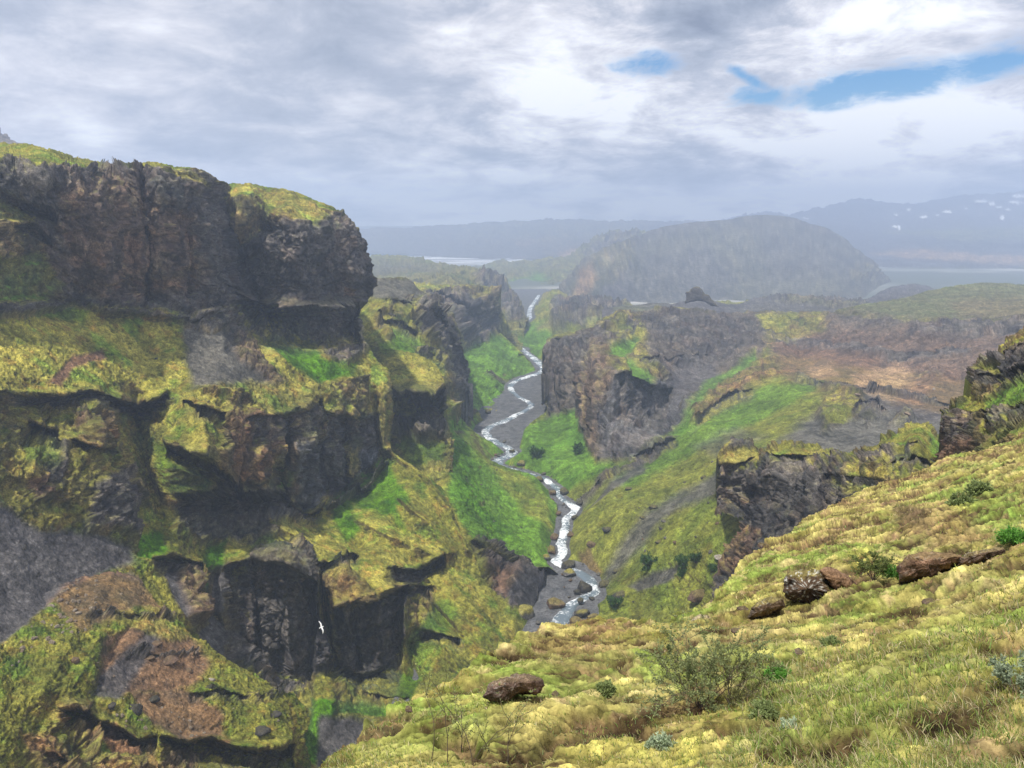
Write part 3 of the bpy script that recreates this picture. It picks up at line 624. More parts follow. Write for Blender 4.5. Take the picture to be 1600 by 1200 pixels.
# the right wall of the canyon with its slopes down to the river
layer('right_canyon_wall', [(848, 552), (851, 541), (860, 530), (872, 526), (885, 523), (905, 521), (925, 518), (932, 508), (942, 500), (960, 493), (980, 489), (1000, 487), (1030, 484), (1060, 484), (1080, 486), (1100, 490), (1130, 492), (1160, 491), (1200, 487), (1250, 489),
                            (1300, 489), (1320, 484), (1345, 477), (1380, 473), (1400, 470), (1425, 462), (1450, 455), (1480, 449), (1505, 445), (1530, 443), (1600, 445), (1760, 448)],
      [(1760, 448), (1760, 1060)], [(900, 1060), (1760, 1060)],
      [(848, 552), (854, 562), (848, 574), (852, 586), (859, 596), (854, 610), (862, 622), (857, 634), (860, 652), (835, 664), (815, 680), (798, 700), (792, 715), (820, 735), (862, 758), (885, 780), (888, 800), (880, 830), (878, 870), (905, 890), (925, 905), (925, 930), (895, 945), (880, 975), (890, 1000), (900, 1060)],
      [(848, 552, 473), (850, 580, 467), (853, 610, 460), (860, 530, 496), (925, 518, 500), (942, 500, 540), (1000, 487, 580), (1060, 484, 600), (1160, 491, 620), (1250, 489, 600), (1300, 489, 580), (1380, 473, 620), (1450, 455, 680), (1530, 443, 720), (1600, 445, 700), (1760, 448, 640),
       # prow and its face
       (856, 560, 470), (858, 600, 462), (860, 640, 452), (885, 545, 470), (890, 600, 440), (895, 640, 420), (920, 560, 440), (925, 620, 395), (928, 690, 362), (935, 725, 333), (958, 590, 385), (960, 640, 362), (955, 700, 340), (965, 728, 325),
       (1000, 600, 385), (1000, 650, 372), (1010, 690, 345), (1040, 620, 420), (1060, 660, 370), (1080, 600, 440), (985, 600, 378),
       (975, 520, 500), (985, 545, 480), (960, 560, 430), (1020, 560, 450), (1040, 520, 530), (1080, 540, 520), (1100, 500, 570), (1120, 560, 510), (1150, 520, 560), (1100, 600, 440), (1060, 590, 450),
       # slopes to the river
       (835, 668, 415), (815, 682, 392), (800, 700, 366), (870, 700, 372), (900, 690, 378), (870, 740, 330), (840, 730, 345), (895, 745, 318), (905, 790, 296), (930, 760, 300), (900, 830, 262), (890, 870, 246), (935, 900, 232), (930, 940, 218), (900, 975, 205),
       (950, 780, 277), (1000, 740, 300), (1050, 700, 325), (1090, 650, 350), (1130, 640, 380), (1180, 600, 410), (1190, 560, 490), (1230, 600, 370), (1200, 650, 325), (1150, 690, 292), (1100, 750, 258), (1000, 850, 232), (950, 930, 218), (1100, 850, 205), (1150, 750, 232), (1100, 950, 182), (1000, 960, 203), (1200, 900, 165),
       (1020, 780, 262), (1250, 620, 340), (1300, 600, 360), (1340, 600, 370),
       # right half
       (1300, 500, 575), (1380, 488, 560), (1450, 485, 540), (1450, 505, 480), (1530, 470, 580), (1600, 475, 540), (1600, 503, 430), (1300, 540, 530), (1250, 560, 520), (1350, 540, 480), (1380, 580, 440), (1450, 560, 430), (1530, 540, 420), (1600, 540, 400), (1350, 585, 415), (1420, 600, 395), (1500, 600, 380), (1600, 590, 370),
       (1400, 630, 330), (1500, 640, 310), (1600, 640, 300), (1330, 640, 300), (1300, 680, 268), (1400, 690, 252), (1500, 700, 240), (1250, 720, 235), (1760, 500, 420), (1760, 600, 340), (1760, 1060, 130), (1350, 760, 200), (1400, 900, 160), (1000, 1060, 170), (900, 1060, 180), (1300, 1060, 140)],
      2.6, 'turf',
      [('scree', [(1340, 478), (1450, 450), (1530, 438), (1760, 440), (1760, 505), (1420, 500), (1300, 492)], 8, 0.55), ('soil', [(1480, 470), (1760, 460), (1760, 505), (1500, 500)], 8, 0.3),
       ('bare', [(845, 535), (925, 512), (990, 480), (1160, 488), (1280, 485), (1210, 540), (1180, 575), (1120, 610), (1080, 660), (1000, 720), (935, 728), (915, 690), (880, 655), (855, 660)], 6),
       ('wet', [(965, 590), (1040, 590), (1085, 630), (1060, 680), (1000, 715), (945, 722), (935, 640)], 8, 0.5),
       ('brown', [(925, 530), (960, 560), (945, 640), (930, 720), (918, 690), (900, 600)], 7, 0.5),
       ('dark', [(1050, 490), (1160, 500), (1180, 540), (1120, 570), (1060, 540), (1000, 520)], 10, 0.5),
       ('mossrock', [(940, 500), (1000, 490), (1010, 550), (1040, 590), (970, 600), (950, 560)], 8, 0.7),
       ('grass', [(955, 548), (985, 525), (1005, 525), (990, 550), (975, 562), (952, 562)], 5), ('grass', [(975, 560), (1000, 575), (1020, 590), (1010, 600), (985, 590)], 5),
       ('grass', [(1185, 500), (1245, 490), (1250, 520), (1200, 525)], 6, 0.7),
       ('scree', [(1055, 560), (1100, 555), (1130, 590), (1080, 620), (1060, 650), (1040, 610)], 8, 0.8),
       ('grass', [(1100, 600), (1180, 555), (1185, 575), (1120, 615), (1070, 680), (1050, 690)], 5, 0.8),
       ('bare', [(1300, 486), (1450, 502), (1600, 500), (1760, 500), (1760, 600), (1600, 600), (1400, 590), (1250, 560), (1200, 560), (1210, 520)], 8),
       ('soil', [(1200, 520), (1330, 515), (1450, 520), (1600, 530), (1600, 600), (1400, 590), (1230, 590)], 16, 0.45), ('mossrock', [(1185, 495), (1290, 492), (1290, 520), (1200, 545)], 8, 0.6),
       ('brown', [(1085, 640), (1130, 600), (1200, 560), (1250, 580), (1180, 610), (1100, 660), (1080, 690)], 6, 0.9),
       ('soil', [(1200, 540), (1290, 530), (1380, 560), (1360, 620), (1290, 620), (1230, 600)], 12, 0.6),
       ('tan', [(1260, 575), (1300, 570), (1310, 590), (1270, 600)], 6, 0.6), ('tan', [(1330, 590), (1400, 575), (1460, 600), (1440, 635), (1370, 640), (1340, 615)], 9, 0.8), ('soil', [(1440, 590), (1600, 585), (1600, 660), (1450, 660), (1380, 640)], 10, 0.8),
       ('scree', [(1280, 640), (1340, 610), (1420, 640), (1500, 655), (1600, 660), (1500, 760), (1300, 760), (1200, 700)], 10, 0.9),
       ('mossrock', [(1270, 640), (1320, 605), (1350, 620), (1340, 650), (1290, 670)], 7, 0.9),
       ('rock', [(1345, 650), (1370, 625), (1380, 645), (1355, 665)], 5), ('rock', [(1390, 665), (1410, 648), (1430, 660), (1415, 675)], 5),
       ('grass', [(855, 655), (900, 640), (915, 690), (930, 728), (960, 728), (930, 745), (880, 745), (800, 715), (815, 675)], 5),
       ('grass', [(950, 740), (1090, 660), (1200, 605), (1290, 600), (1240, 630), (1100, 700), (980, 765)], 6, 0.75),
       ('rock', [(1000, 708), (1040, 690), (1060, 685), (1020, 720), (985, 738), (960, 745)], 4), ('scree', [(935, 765), (1000, 728), (1015, 732), (960, 765), (905, 795)], 4, 0.9),
       ('scree', [(895, 765), (950, 738), (960, 738), (925, 762), (905, 780)], 4, 0.9),
       ('scree', [(950, 865), (1010, 800), (1130, 735), (1140, 760), (1060, 800), (1000, 850), (940, 900)], 9, 0.85), ('scree', [(1080, 700), (1150, 670), (1200, 680), (1130, 720)], 8, 0.5),
       ('scree', [(985, 920), (1020, 895), (1065, 885), (1055, 905), (1000, 930)], 4, 0.9),
       ('soil', [(905, 850), (925, 845), (945, 870), (925, 890)], 4, 0.7)],
      ledges=[([(925, 519), (960, 502), (1010, 496), (1060, 496)], 1.2, 45), ([(862, 536), (890, 531), (925, 526)], 1.5, 60), ([(960, 592), (985, 588), (1015, 604), (1050, 608)], 6, 90),
              ([(985, 585), (1010, 600)], 5, 30), ([(1420, 505), (1600, 509)], 1.2, 26), ([(1000, 562), (1060, 560), (1110, 556)], 2.5, 20),
              ([(1090, 655), (1130, 628), (1180, 612)], 3.5, 20), ([(1240, 590), (1300, 604), (1330, 610)], 1.5, 12), ([(1330, 640), (1360, 628), (1390, 648)], 4, 16), ([(990, 712), (1030, 700), (1060, 690)], 2.5, 16), ([(1160, 500), (1220, 528), (1300, 535), (1400, 555), (1520, 545)], 1.0, 18),
              ([(900, 765), (935, 748), (965, 738)], 2, 12), ([(1280, 600), (1400, 615), (1500, 640)], 3, 9)],
      ridges=[([(862, 545), (866, 640)], 5, 3.5), ([(874, 540), (878, 645)], 3, -4), ([(886, 540), (890, 650)], 4, 3.5), ([(897, 545), (903, 650)], 3, -4), ([(908, 545), (914, 670)], 4, 3.5), ([(919, 540), (924, 690)], 3, -4), ([(935, 570), (935, 720)], 5, 5),
              ([(950, 610), (943, 700)], 4, -4.0), ([(975, 600), (965, 715)], 6, 4), ([(1180, 540), (1120, 600), (1085, 650)], 8, 4), ([(1210, 530), (1150, 590), (1090, 670)], 6, -3),
              ([(1340, 610), (1300, 650), (1220, 720)], 10, 3), ([(1400, 640), (1340, 700), (1280, 740)], 12, 3), ([(1370, 650), (1300, 710)], 8, -3),
              ([(1230, 495), (1220, 560), (1190, 600)], 6, 4), ([(1300, 500), (1290, 560)], 8, 3), ([(1400, 510), (1380, 560)], 8, 3), ([(1350, 510), (1330, 580)], 8, -3), ([(1480, 510), (1460, 590)], 10, 3)],
      res=1.3, seed=9, warp=3.5, amp=0.62, flute=0.25, skirt='TLB', label='tall dark right wall of the canyon with a prow and mossy scree slopes', cat='cliff')

# mid left ridge, its cliffs and the grass slab above the river
layer('left_canyon_ridge', [(480, 432), (540, 432), (585, 434), (610, 435), (632, 437), (645, 441), (652, 452), (662, 458), (674, 464), (682, 476), (692, 488), (700, 500), (708, 510), (716, 524), (723, 540)],
      [(723, 540), (728, 560), (727, 600), (727, 632), (742, 645), (752, 656), (762, 672), (778, 688), (792, 700), (790, 715), (818, 728), (850, 745), (866, 770), (872, 800), (868, 840), (876, 885), (850, 905), (835, 925), (850, 960), (850, 1060)],
      [(560, 1060), (850, 1060)], [(480, 432), (480, 700), (560, 1060)],
      [(480, 432, 470), (540, 432, 460), (585, 434, 455), (632, 437, 470), (652, 452, 465), (682, 476, 455), (708, 510, 448), (723, 540, 442), (727, 600, 438), (727, 632, 432),
       (600, 470, 400), (640, 470, 425), (660, 480, 430), (600, 520, 365), (640, 520, 385), (670, 520, 410), (690, 530, 425), (710, 545, 436), (712, 580, 434), (712, 625, 430), (680, 560, 395), (690, 590, 372), (640, 560, 350), (600, 560, 335), (670, 545, 400), (655, 500, 412),
       (700, 600, 385), (705, 640, 355), (740, 648, 462), (727, 660, 400), (735, 690, 352), (752, 668, 425), (765, 690, 388), (790, 712, 370), (770, 715, 352), (705, 700, 305), (705, 745, 272), (712, 790, 252), (735, 850, 233), (760, 890, 224),
       (730, 740, 290), (760, 740, 318), (800, 740, 335), (845, 755, 322), (866, 790, 300), (850, 800, 285), (868, 850, 259), (840, 840, 261), (800, 800, 284), (780, 840, 252), (760, 800, 270), (830, 880, 244), (874, 882, 246), (790, 880, 236), (740, 860, 232),
       (760, 880, 228), (770, 910, 226), (800, 920, 224), (835, 925, 225), (790, 960, 210), (850, 960, 210), (850, 1060, 175), (560, 1060, 200), (640, 700, 310), (640, 800, 260), (480, 700, 320)],
      2.3, 'olive',
      [('scree', [(540, 428), (645, 436), (668, 460), (640, 475), (590, 470), (560, 462)], 6, 0.85),
       ('rock', [(640, 480), (675, 465), (700, 500), (723, 540), (728, 632), (705, 636), (700, 560), (680, 540), (655, 520)], 5), ('mossrock', [(575, 480), (640, 478), (660, 520), (640, 560), (600, 540)], 8, 0.7),
       ('grass', [(600, 500), (632, 500), (660, 540), (690, 590), (650, 590), (620, 550)], 6, 0.8), ('lush', [(592, 540), (625, 538), (640, 556), (600, 560)], 5, 0.7),
       ('wet', [(704, 548), (727, 545), (727, 634), (708, 632)], 4, 0.7),
       ('grass', [(728, 640), (790, 690), (800, 715), (850, 745), (870, 790), (868, 850), (880, 890), (800, 888), (740, 855), (700, 790), (700, 640)], 5),
       ('lush', [(700, 680), (725, 700), (760, 790), (820, 850), (760, 850), (715, 800)], 9, 0.7), ('olive', [(725, 655), (780, 720), (850, 770), (866, 830), (800, 780), (740, 710)], 8, 0.7),
       ('dark', [(735, 852), (790, 884), (840, 892), (880, 890), (860, 925), (800, 960), (765, 920)], 3), ('soil', [(750, 880), (800, 905), (790, 940), (760, 915)], 6, 0.8)],
      ledges=[([(700, 542), (712, 540), (727, 548)], 5, 80), ([(655, 490), (680, 500), (704, 530)], 7, 26), ([(590, 500), (625, 505), (650, 520)], 5, 18), ([(640, 540), (670, 552), (700, 575)], 4, 16),
              ([(733, 850), (760, 868), (790, 884), (840, 892), (878, 888)], 3.5, 26), ([(600, 470), (640, 476)], 4, 12)],
      ridges=[([(640, 460), (665, 510), (690, 560)], 10, 3), ([(620, 470), (640, 520), (670, 570)], 7, -3), ([(600, 480), (615, 520), (640, 560)], 8, 2.5), ([(708, 640), (720, 720), (760, 800)], 12, 1.5)],
      res=1.3, seed=10, warp=3.5, label='mossy left canyon ridge with dark column cliff and bright grass slab by the river', cat='cliff')

# the caved tower at the end of the near left wall
layer('cave_tower', [(480, 500), (540, 520), (575, 540), (600, 548), (625, 552), (650, 556), (670, 566), (684, 580), (694, 592)],
      [(694, 592), (697, 610), (697, 650), (700, 690), (704, 740), (708, 790), (716, 840), (740, 900), (770, 960)],
      [(480, 960), (770, 960)], [(480, 500), (480, 960)],
      [(480, 500, 350), (575, 540, 338), (625, 552, 335), (650, 556, 333), (684, 580, 325), (694, 592, 318), (697, 650, 312), (700, 690, 302), (640, 585, 316), (670, 600, 306), (615, 606, 300), (650, 608, 297), (690, 608, 304), (620, 640, 305), (660, 650, 306), (690, 650, 302),
       (650, 700, 292), (690, 700, 292), (640, 740, 272), (704, 740, 282), (700, 760, 266), (708, 790, 256), (716, 840, 242), (740, 900, 226), (680, 800, 246), (640, 800, 244), (480, 960, 230), (770, 960, 208), (560, 650, 330)],
      2.0, 'olive', [('dark', [(606, 606), (640, 602), (700, 605), (698, 650), (690, 690), (650, 700), (606, 690)], 4), ('mossrock', [(606, 600), (700, 600), (706, 740), (714, 830), (690, 800), (660, 720), (606, 700)], 5, 0.6),
                     ('lush', [(610, 690), (690, 700), (690, 730), (640, 730)], 7, 0.6), ('moss', [(600, 560), (650, 560), (690, 592), (680, 604), (640, 600), (606, 604)], 5, 0.6)],
      ledges=[([(606, 604), (630, 612), (650, 608), (675, 612), (697, 606)], 14, 80), ([(655, 652), (680, 642), (697, 650)], -7, 55), ([(690, 752), (704, 745)], 5, 30)],
      res=1.3, seed=11, warp=3, label='rock tower with a dark cave under its mossy cap beside the near left wall', cat='cliff')
# the near left wall: dark cap, mossy bench, lower cliffs, scree gullies and buttresses
layer('left_canyon_wall',
      [(-170, 176), (-60, 205), (0, 224), (60, 233), (120, 247), (165, 258), (190, 263), (215, 261), (228, 257), (245, 257), (270, 261), (300, 266), (322, 270), (335, 279), (348, 291), (372, 291), (420, 296), (450, 300), (475, 307), (500, 316), (520, 324)],
      [(520, 324), (535, 335), (548, 347), (556, 362), (566, 388), (575, 410), (582, 437), (580, 447), (574, 452), (575, 460), (566, 469), (560, 474), (570, 492), (574, 520), (576, 545), (590, 566), (607, 580), (610, 610), (609, 650), (608, 690), (612, 706), (640, 726), (668, 745), (692, 764), (702, 790), (706, 812), (722, 840), (738, 862), (750, 900), (764, 925), (792, 975), (808, 1000), (830, 1030), (850, 1100), (850, 1300)],
      [(-170, 1300), (850, 1300)], [(-170, 176), (-170, 1300)],
      [(-170, 176, 230), (0, 224, 260), (120, 247, 255), (190, 262, 245), (0, 252, 170), (60, 262, 172), (-170, 240, 150), (120, 266, 190), (200, 268, 204), (240, 262, 212), (300, 272, 222), (335, 284, 240), (350, 293, 290), (420, 298, 292), (475, 307, 292), (520, 324, 292),
       (380, 320, 255), (450, 330, 258), (500, 345, 268), (548, 352, 285), (566, 388, 288), (582, 437, 290), (566, 469, 288), (540, 440, 276), (500, 400, 268), (450, 400, 258), (410, 420, 262), (380, 400, 262), (350, 340, 240), (345, 400, 232), (355, 440, 236),
       (300, 330, 220), (300, 400, 218), (330, 470, 228), (240, 300, 208), (225, 340, 210), (240, 400, 206), (240, 470, 210), (200, 330, 203), (150, 300, 192), (150, 400, 190), (160, 475, 196), (90, 300, 180), (95, 420, 182), (100, 480, 188), (40, 330, 178), (40, 420, 172), (0, 300, 168), (0, 400, 164), (0, 478, 162), (-170, 400, 140), (-170, 520, 135),
       (350, 478, 232), (400, 478, 262), (450, 476, 262), (500, 476, 268), (550, 475, 280),
       (0, 500, 158), (60, 490, 176), (150, 487, 192), (250, 492, 206), (300, 500, 214), (340, 500, 222), (350, 540, 210), (375, 500, 236), (430, 560, 226), (480, 600, 232), (420, 500, 256), (470, 540, 252), (500, 560, 248), (510, 500, 262), (560, 500, 282), (560, 560, 270),
       (0, 560, 146), (0, 610, 136), (75, 560, 158), (75, 612, 148), (150, 560, 176), (150, 605, 164), (230, 560, 194), (240, 620, 178), (320, 560, 204), (330, 605, 190), (400, 600, 210), (390, 630, 202), (480, 616, 224), (545, 585, 256), (600, 580, 272), (560, 600, 258), (610, 620, 268),
       # faces under the bench
       (0, 640, 140), (0, 700, 132), (60, 650, 152), (60, 720, 136), (130, 640, 156), (130, 690, 148), (140, 760, 142), (160, 660, 158), (215, 650, 186), (215, 700, 172), (225, 780, 158), (260, 860, 148), (270, 640, 182), (290, 680, 170), (310, 720, 166), (340, 650, 184), (360, 700, 184), (300, 760, 172), (330, 800, 180),
       (400, 660, 196), (400, 740, 194), (400, 820, 192), (450, 680, 208), (450, 780, 206), (500, 660, 226), (500, 760, 228), (540, 700, 240), (545, 770, 246), (580, 650, 258), (580, 740, 258), (608, 690, 266), (600, 715, 262), (470, 800, 220), (430, 800, 196), (480, 800, 218), (515, 780, 232),
       # spurs under the right end
       (560, 745, 246), (560, 800, 224), (590, 740, 250), (640, 760, 238), (692, 764, 250), (600, 800, 222), (650, 820, 218), (706, 812, 238), (620, 860, 208), (680, 870, 216), (738, 862, 228), (560, 860, 208), (640, 900, 204), (700, 930, 204), (764, 925, 214), (700, 1000, 184), (792, 975, 206), (830, 1030, 192), (640, 940, 202), (660, 1000, 190), (640, 1060, 178),
       # middle buttresses
       (430, 830, 184), (460, 850, 190), (500, 850, 196), (530, 870, 190), (540, 900, 180), (500, 910, 180), (500, 960, 180), (510, 1040, 172), (490, 1055, 172), (560, 870, 196), (590, 885, 192), (620, 915, 184), (625, 960, 182), (620, 1000, 180), (560, 930, 178), (560, 1000, 177), (540, 1050, 174), (600, 1060, 174),
       (360, 900, 164), (400, 870, 170), (450, 880, 168), (370, 960, 162), (420, 960, 163), (450, 1000, 164), (430, 1050, 164), (480, 1050, 168), (380, 850, 180), (330, 850, 174), (260, 880, 150), (290, 880, 156), (300, 920, 152),
       (320, 980, 150), (350, 1000, 150), (400, 1060, 150), (300, 960, 142), (250, 920, 142), (340, 1040, 144),
       (560, 1080, 172), (620, 1090, 170), (560, 1130, 160), (520, 1100, 158), (600, 1160, 155), (480, 1110, 152), (480, 1200, 140), (850, 1100, 165), (850, 1300, 130), (600, 1300, 120), (300, 1300, 100), (-170, 1300, 66),
       (0, 760, 127), (0, 850, 116), (100, 800, 136), (180, 800, 146), (200, 860, 142), (100, 880, 126), (0, 950, 104), (100, 1000, 108), (200, 960, 128), (-170, 700, 112), (-170, 900, 92), (200, 1100, 104), (0, 1100, 85)],
      1.15, 'olive',
      [# upper hill and cap
       ('olive', [(-170, 170), (0, 215), (190, 255), (205, 268), (100, 264), (0, 250), (-170, 235)], 2),
       ('rock', [(-170, 240), (0, 256), (110, 272), (215, 264), (300, 268), (348, 292), (380, 325), (470, 345), (530, 335), (560, 370), (586, 440), (570, 470), (576, 545), (540, 520), (500, 478), (400, 474), (355, 480), (350, 500), (280, 490), (100, 486), (0, 498), (-170, 520)], 5),
       ('brown', [(90, 300), (180, 280), (230, 300), (300, 340), (310, 450), (230, 470), (150, 470), (100, 430)], 14, 0.55),
       ('dark', [(345, 330), (400, 345), (430, 360), (400, 400), (395, 470), (350, 470), (340, 380)], 10, 0.8), ('mossrock', [(345, 300), (400, 296), (520, 330), (480, 350), (420, 345), (380, 380), (350, 340)], 7, 0.9), ('moss', [(355, 293), (400, 298), (385, 312), (360, 316)], 3, 0.9),
       ('moss', [(400, 305), (480, 318), (510, 345), (470, 345), (430, 330)], 7, 0.6), ('moss', [(255, 270), (300, 275), (325, 295), (280, 282)], 4, 0.7),
       ('mossrock', [(0, 300), (30, 300), (80, 400), (90, 470), (0, 480), (-170, 480), (-170, 300)], 10, 0.8), ('grass', [(-170, 400), (0, 405), (60, 400), (90, 440), (60, 468), (0, 475), (-170, 480)], 8, 0.8), ('grass', [(-50, 315), (20, 312), (50, 330), (20, 345), (-50, 345)], 6, 0.5),
       ('dark', [(440, 380), (560, 380), (580, 440), (560, 470), (440, 470)], 12, 0.5), ('clay', [(538, 448), (555, 450), (556, 462), (540, 460)], 3, 0.5),
       # bench
       ('moss', [(-170, 520), (0, 505), (70, 490), (110, 478), (230, 490), (270, 520), (290, 560), (280, 610), (230, 622), (150, 612), (90, 615), (0, 612), (-170, 620)], 7),
       ('grass', [(60, 492), (110, 477), (140, 485), (130, 505), (80, 500)], 5, 0.7), ('soil', [(70, 600), (110, 560), (160, 548), (165, 562), (110, 580), (90, 606)], 4),
       ('scree', [(285, 500), (350, 480), (400, 540), (440, 600), (430, 615), (340, 600), (300, 612), (290, 560)], 9, 0.9), ('brown', [(345, 485), (385, 510), (440, 590), (480, 615), (440, 620), (370, 560)], 6, 0.6),
       ('rock', [(270, 478), (350, 480), (370, 505), (330, 520), (275, 505)], 5, 0.9),
       ('moss', [(352, 478), (372, 500), (420, 545), (470, 585), (500, 612), (470, 612), (420, 570), (370, 515)], 3), ('lush', [(362, 478), (400, 472), (450, 480), (480, 520), (500, 560), (545, 580), (500, 606), (440, 560), (390, 515)], 4),
       ('rock', [(450, 474), (570, 474), (578, 548), (540, 570), (510, 560), (490, 530), (460, 500)], 5), ('moss', [(500, 530), (560, 520), (570, 545), (510, 550)], 6, 0.6),
       ('lush', [(510, 565), (560, 565), (550, 590), (520, 590)], 4, 0.7),
       # faces below the bench
       ('mossrock', [(-170, 615), (90, 615), (150, 612), (250, 625), (330, 612), (440, 612), (520, 600), (610, 580), (612, 700), (590, 740), (540, 780), (470, 812), (420, 830), (300, 800), (200, 790), (0, 780), (-170, 780)], 5),
       ('moss', [(255, 640), (300, 612), (350, 620), (350, 640), (340, 700), (300, 700), (262, 680)], 6, 0.9), ('moss', [(380, 600), (470, 600), (520, 610), (520, 640), (400, 650)], 8, 0.7), ('moss', [(560, 570), (606, 582), (608, 600), (580, 660), (570, 600)], 4, 0.8),
       ('crag', [(-170, 620), (180, 640), (200, 790), (60, 830), (-100, 790), (-170, 720)], 10, 0.8), ('olive', [(170, 640), (255, 630), (270, 700), (250, 800), (235, 850), (210, 760), (190, 700)], 7, 0.8), ('rock', [(75, 700), (100, 705), (95, 760), (70, 750)], 6), ('brown', [(40, 750), (70, 740), (75, 770), (50, 790)], 5), ('rock', [(140, 760), (190, 730), (205, 800), (215, 850), (180, 830), (130, 830)], 7), ('lush', [(30, 670), (95, 680), (85, 730), (40, 720)], 7, 0.5),
       ('lush', [(240, 690), (330, 710), (320, 760), (260, 770)], 9, 0.6),
       ('brown', [(345, 650), (400, 640), (440, 660), (410, 740), (375, 752), (345, 710)], 6, 0.9), ('brown', [(110, 640), (165, 650), (165, 700), (130, 705)], 6, 0.7),
       ('dark', [(280, 770), (360, 755), (440, 760), (460, 830), (400, 855), (320, 850), (270, 830)], 8, 0.9), ('dark', [(440, 640), (480, 620), (500, 780), (460, 800), (430, 740)], 6, 0.6),
       ('wet', [(505, 650), (530, 640), (540, 770), (510, 790), (490, 740)], 6, 0.7), ('wet', [(555, 650), (582, 645), (588, 735), (560, 750), (550, 720)], 4, 1.0), ('dark', [(500, 740), (560, 745), (600, 715), (560, 760), (510, 790)], 4, 0.9), ('wet', [(455, 700), (500, 690), (500, 790), (465, 800)], 6, 0.7),
       ('moss', [(583, 640), (608, 620), (608, 695), (592, 720), (585, 690)], 4, 0.6), ('moss', [(536, 650), (552, 650), (556, 735), (540, 745), (535, 700)], 3, 0.7), ('lush', [(425, 730), (455, 735), (450, 755), (428, 758)], 3, 0.9),
       # scree fan on the left
       ('scree', [(-170, 760), (0, 790), (60, 830), (150, 832), (200, 850), (215, 880), (150, 900), (90, 950), (0, 1010), (-170, 1100)], 8), ('lush', [(210, 840), (250, 830), (265, 860), (245, 880), (215, 870)], 5), ('lush', [(320, 855), (350, 850), (345, 890), (322, 980), (314, 900)], 4),
       ('scree', [(235, 880), (275, 880), (330, 960), (420, 1050), (480, 1090), (440, 1085), (340, 1030), (280, 960)], 5), ('scree', [(326, 900), (355, 880), (362, 950), (420, 1050), (360, 1040), (322, 980)], 5),
       ('brown', [(255, 870), (310, 880), (322, 960), (300, 980), (280, 920)], 5, 0.8), ('moss', [(240, 868), (300, 862), (312, 880), (260, 884)], 5, 0.7),
       # buttresses and spurs
       ('dark', [(362, 905), (400, 880), (490, 890), (500, 960), (515, 1050), (470, 1070), (430, 1055), (380, 1010)], 5), ('moss', [(420, 815), (470, 820), (540, 850), (550, 870), (500, 880), (460, 850)], 4, 0.9),
       ('rock', [(400, 860), (460, 850), (490, 880), (485, 920), (440, 900), (380, 880)], 5, 0.9), ('dark', [(520, 945), (590, 935), (630, 915), (632, 990), (610, 1040), (560, 1060), (525, 1055)], 4), ('moss', [(535, 870), (570, 878), (620, 905), (625, 918), (590, 930), (550, 905)], 4), ('brown', [(500, 890), (540, 890), (590, 935), (520, 945)], 5, 0.7),
       ('wet', [(548, 960), (605, 950), (612, 1000), (560, 1030)], 4, 0.5),
       ('lush', [(520, 775), (600, 710), (620, 720), (650, 770), (620, 800), (580, 820), (540, 850), (520, 810)], 6, 0.9), ('olive', [(600, 715), (650, 735), (700, 770), (700, 815), (640, 780)], 5, 0.9), ('lush', [(590, 755), (625, 790), (655, 850), (620, 830)], 5, 0.7),
       ('moss', [(550, 790), (600, 810), (660, 850), (680, 880), (610, 890), (570, 850)], 8, 0.75), ('moss', [(618, 790), (660, 810), (690, 850), (680, 870), (640, 840)], 5, 0.8),
       ('dark', [(600, 893), (650, 888), (690, 868), (694, 880), (650, 915), (604, 910)], 3), ('moss', [(660, 890), (710, 865), (760, 930), (720, 930), (680, 940)], 8, 0.6),
       ('mossrock', [(640, 915), (680, 920), (680, 980), (650, 1000), (632, 960)], 6), ('olive', [(680, 930), (740, 920), (830, 1030), (760, 1060), (700, 1040)], 8), ('grass', [(640, 990), (700, 930), (715, 960), (690, 1010), (650, 1050)], 6, 0.6),
       ('lush', [(520, 1060), (600, 1050), (660, 1060), (640, 1100), (600, 1095), (540, 1085)], 5, 0.8), ('lush', [(470, 1100), (505, 1095), (600, 1112), (650, 1120), (600, 1122), (520, 1118), (490, 1200), (470, 1180)], 3), ('scree', [(500, 1120), (580, 1130), (590, 1170), (540, 1230), (490, 1230)], 5)],
      ledges=[([(150, 486), (220, 488), (300, 494), (352, 482)], -3, 12), ([(352, 470), (400, 470), (450, 474), (510, 476), (566, 472)], 16, 90), ([(340, 440), (360, 452), (390, 470)], 6, 20),
              ([(0, 612), (90, 618), (135, 612), (170, 622), (250, 632)], 5, 34), ([(165, 622), (200, 634), (235, 626), (260, 618)], 7, 24), ([(30, 662), (60, 668), (95, 676)], 8, 40), ([(110, 690), (150, 702), (170, 698)], 6, 20), ([(290, 628), (330, 640), (345, 645)], 9, 26), ([(262, 690), (300, 704), (330, 716), (375, 752)], 9, 40),
              ([(270, 768), (320, 762), (380, 766), (440, 764)], 9, 60), ([(380, 655), (420, 650), (470, 640), (500, 620)], 5, 60), ([(500, 640), (550, 652), (590, 648)], 4, 70),
              ([(510, 792), (540, 778), (580, 752), (605, 718)], -6, 8), ([(455, 800), (480, 808), (500, 800)], 6, 24),
              ([(240, 872), (270, 868), (310, 882)], 7, 40), ([(350, 885), (400, 872), (440, 880), (490, 905)], 7, 290), ([(520, 940), (560, 935), (590, 930), (628, 915)], 7, 210), ([(520, 1000), (570, 985), (625, 955)], 3, 16),
              ([(600, 893), (640, 892), (670, 880), (694, 866)], 9, 26), ([(550, 866), (580, 882), (560, 890)], 5, 20), ([(600, 930), (640, 915), (680, 920)], 5, 30), ([(610, 905), (628, 914), (632, 920)], 6, 28),
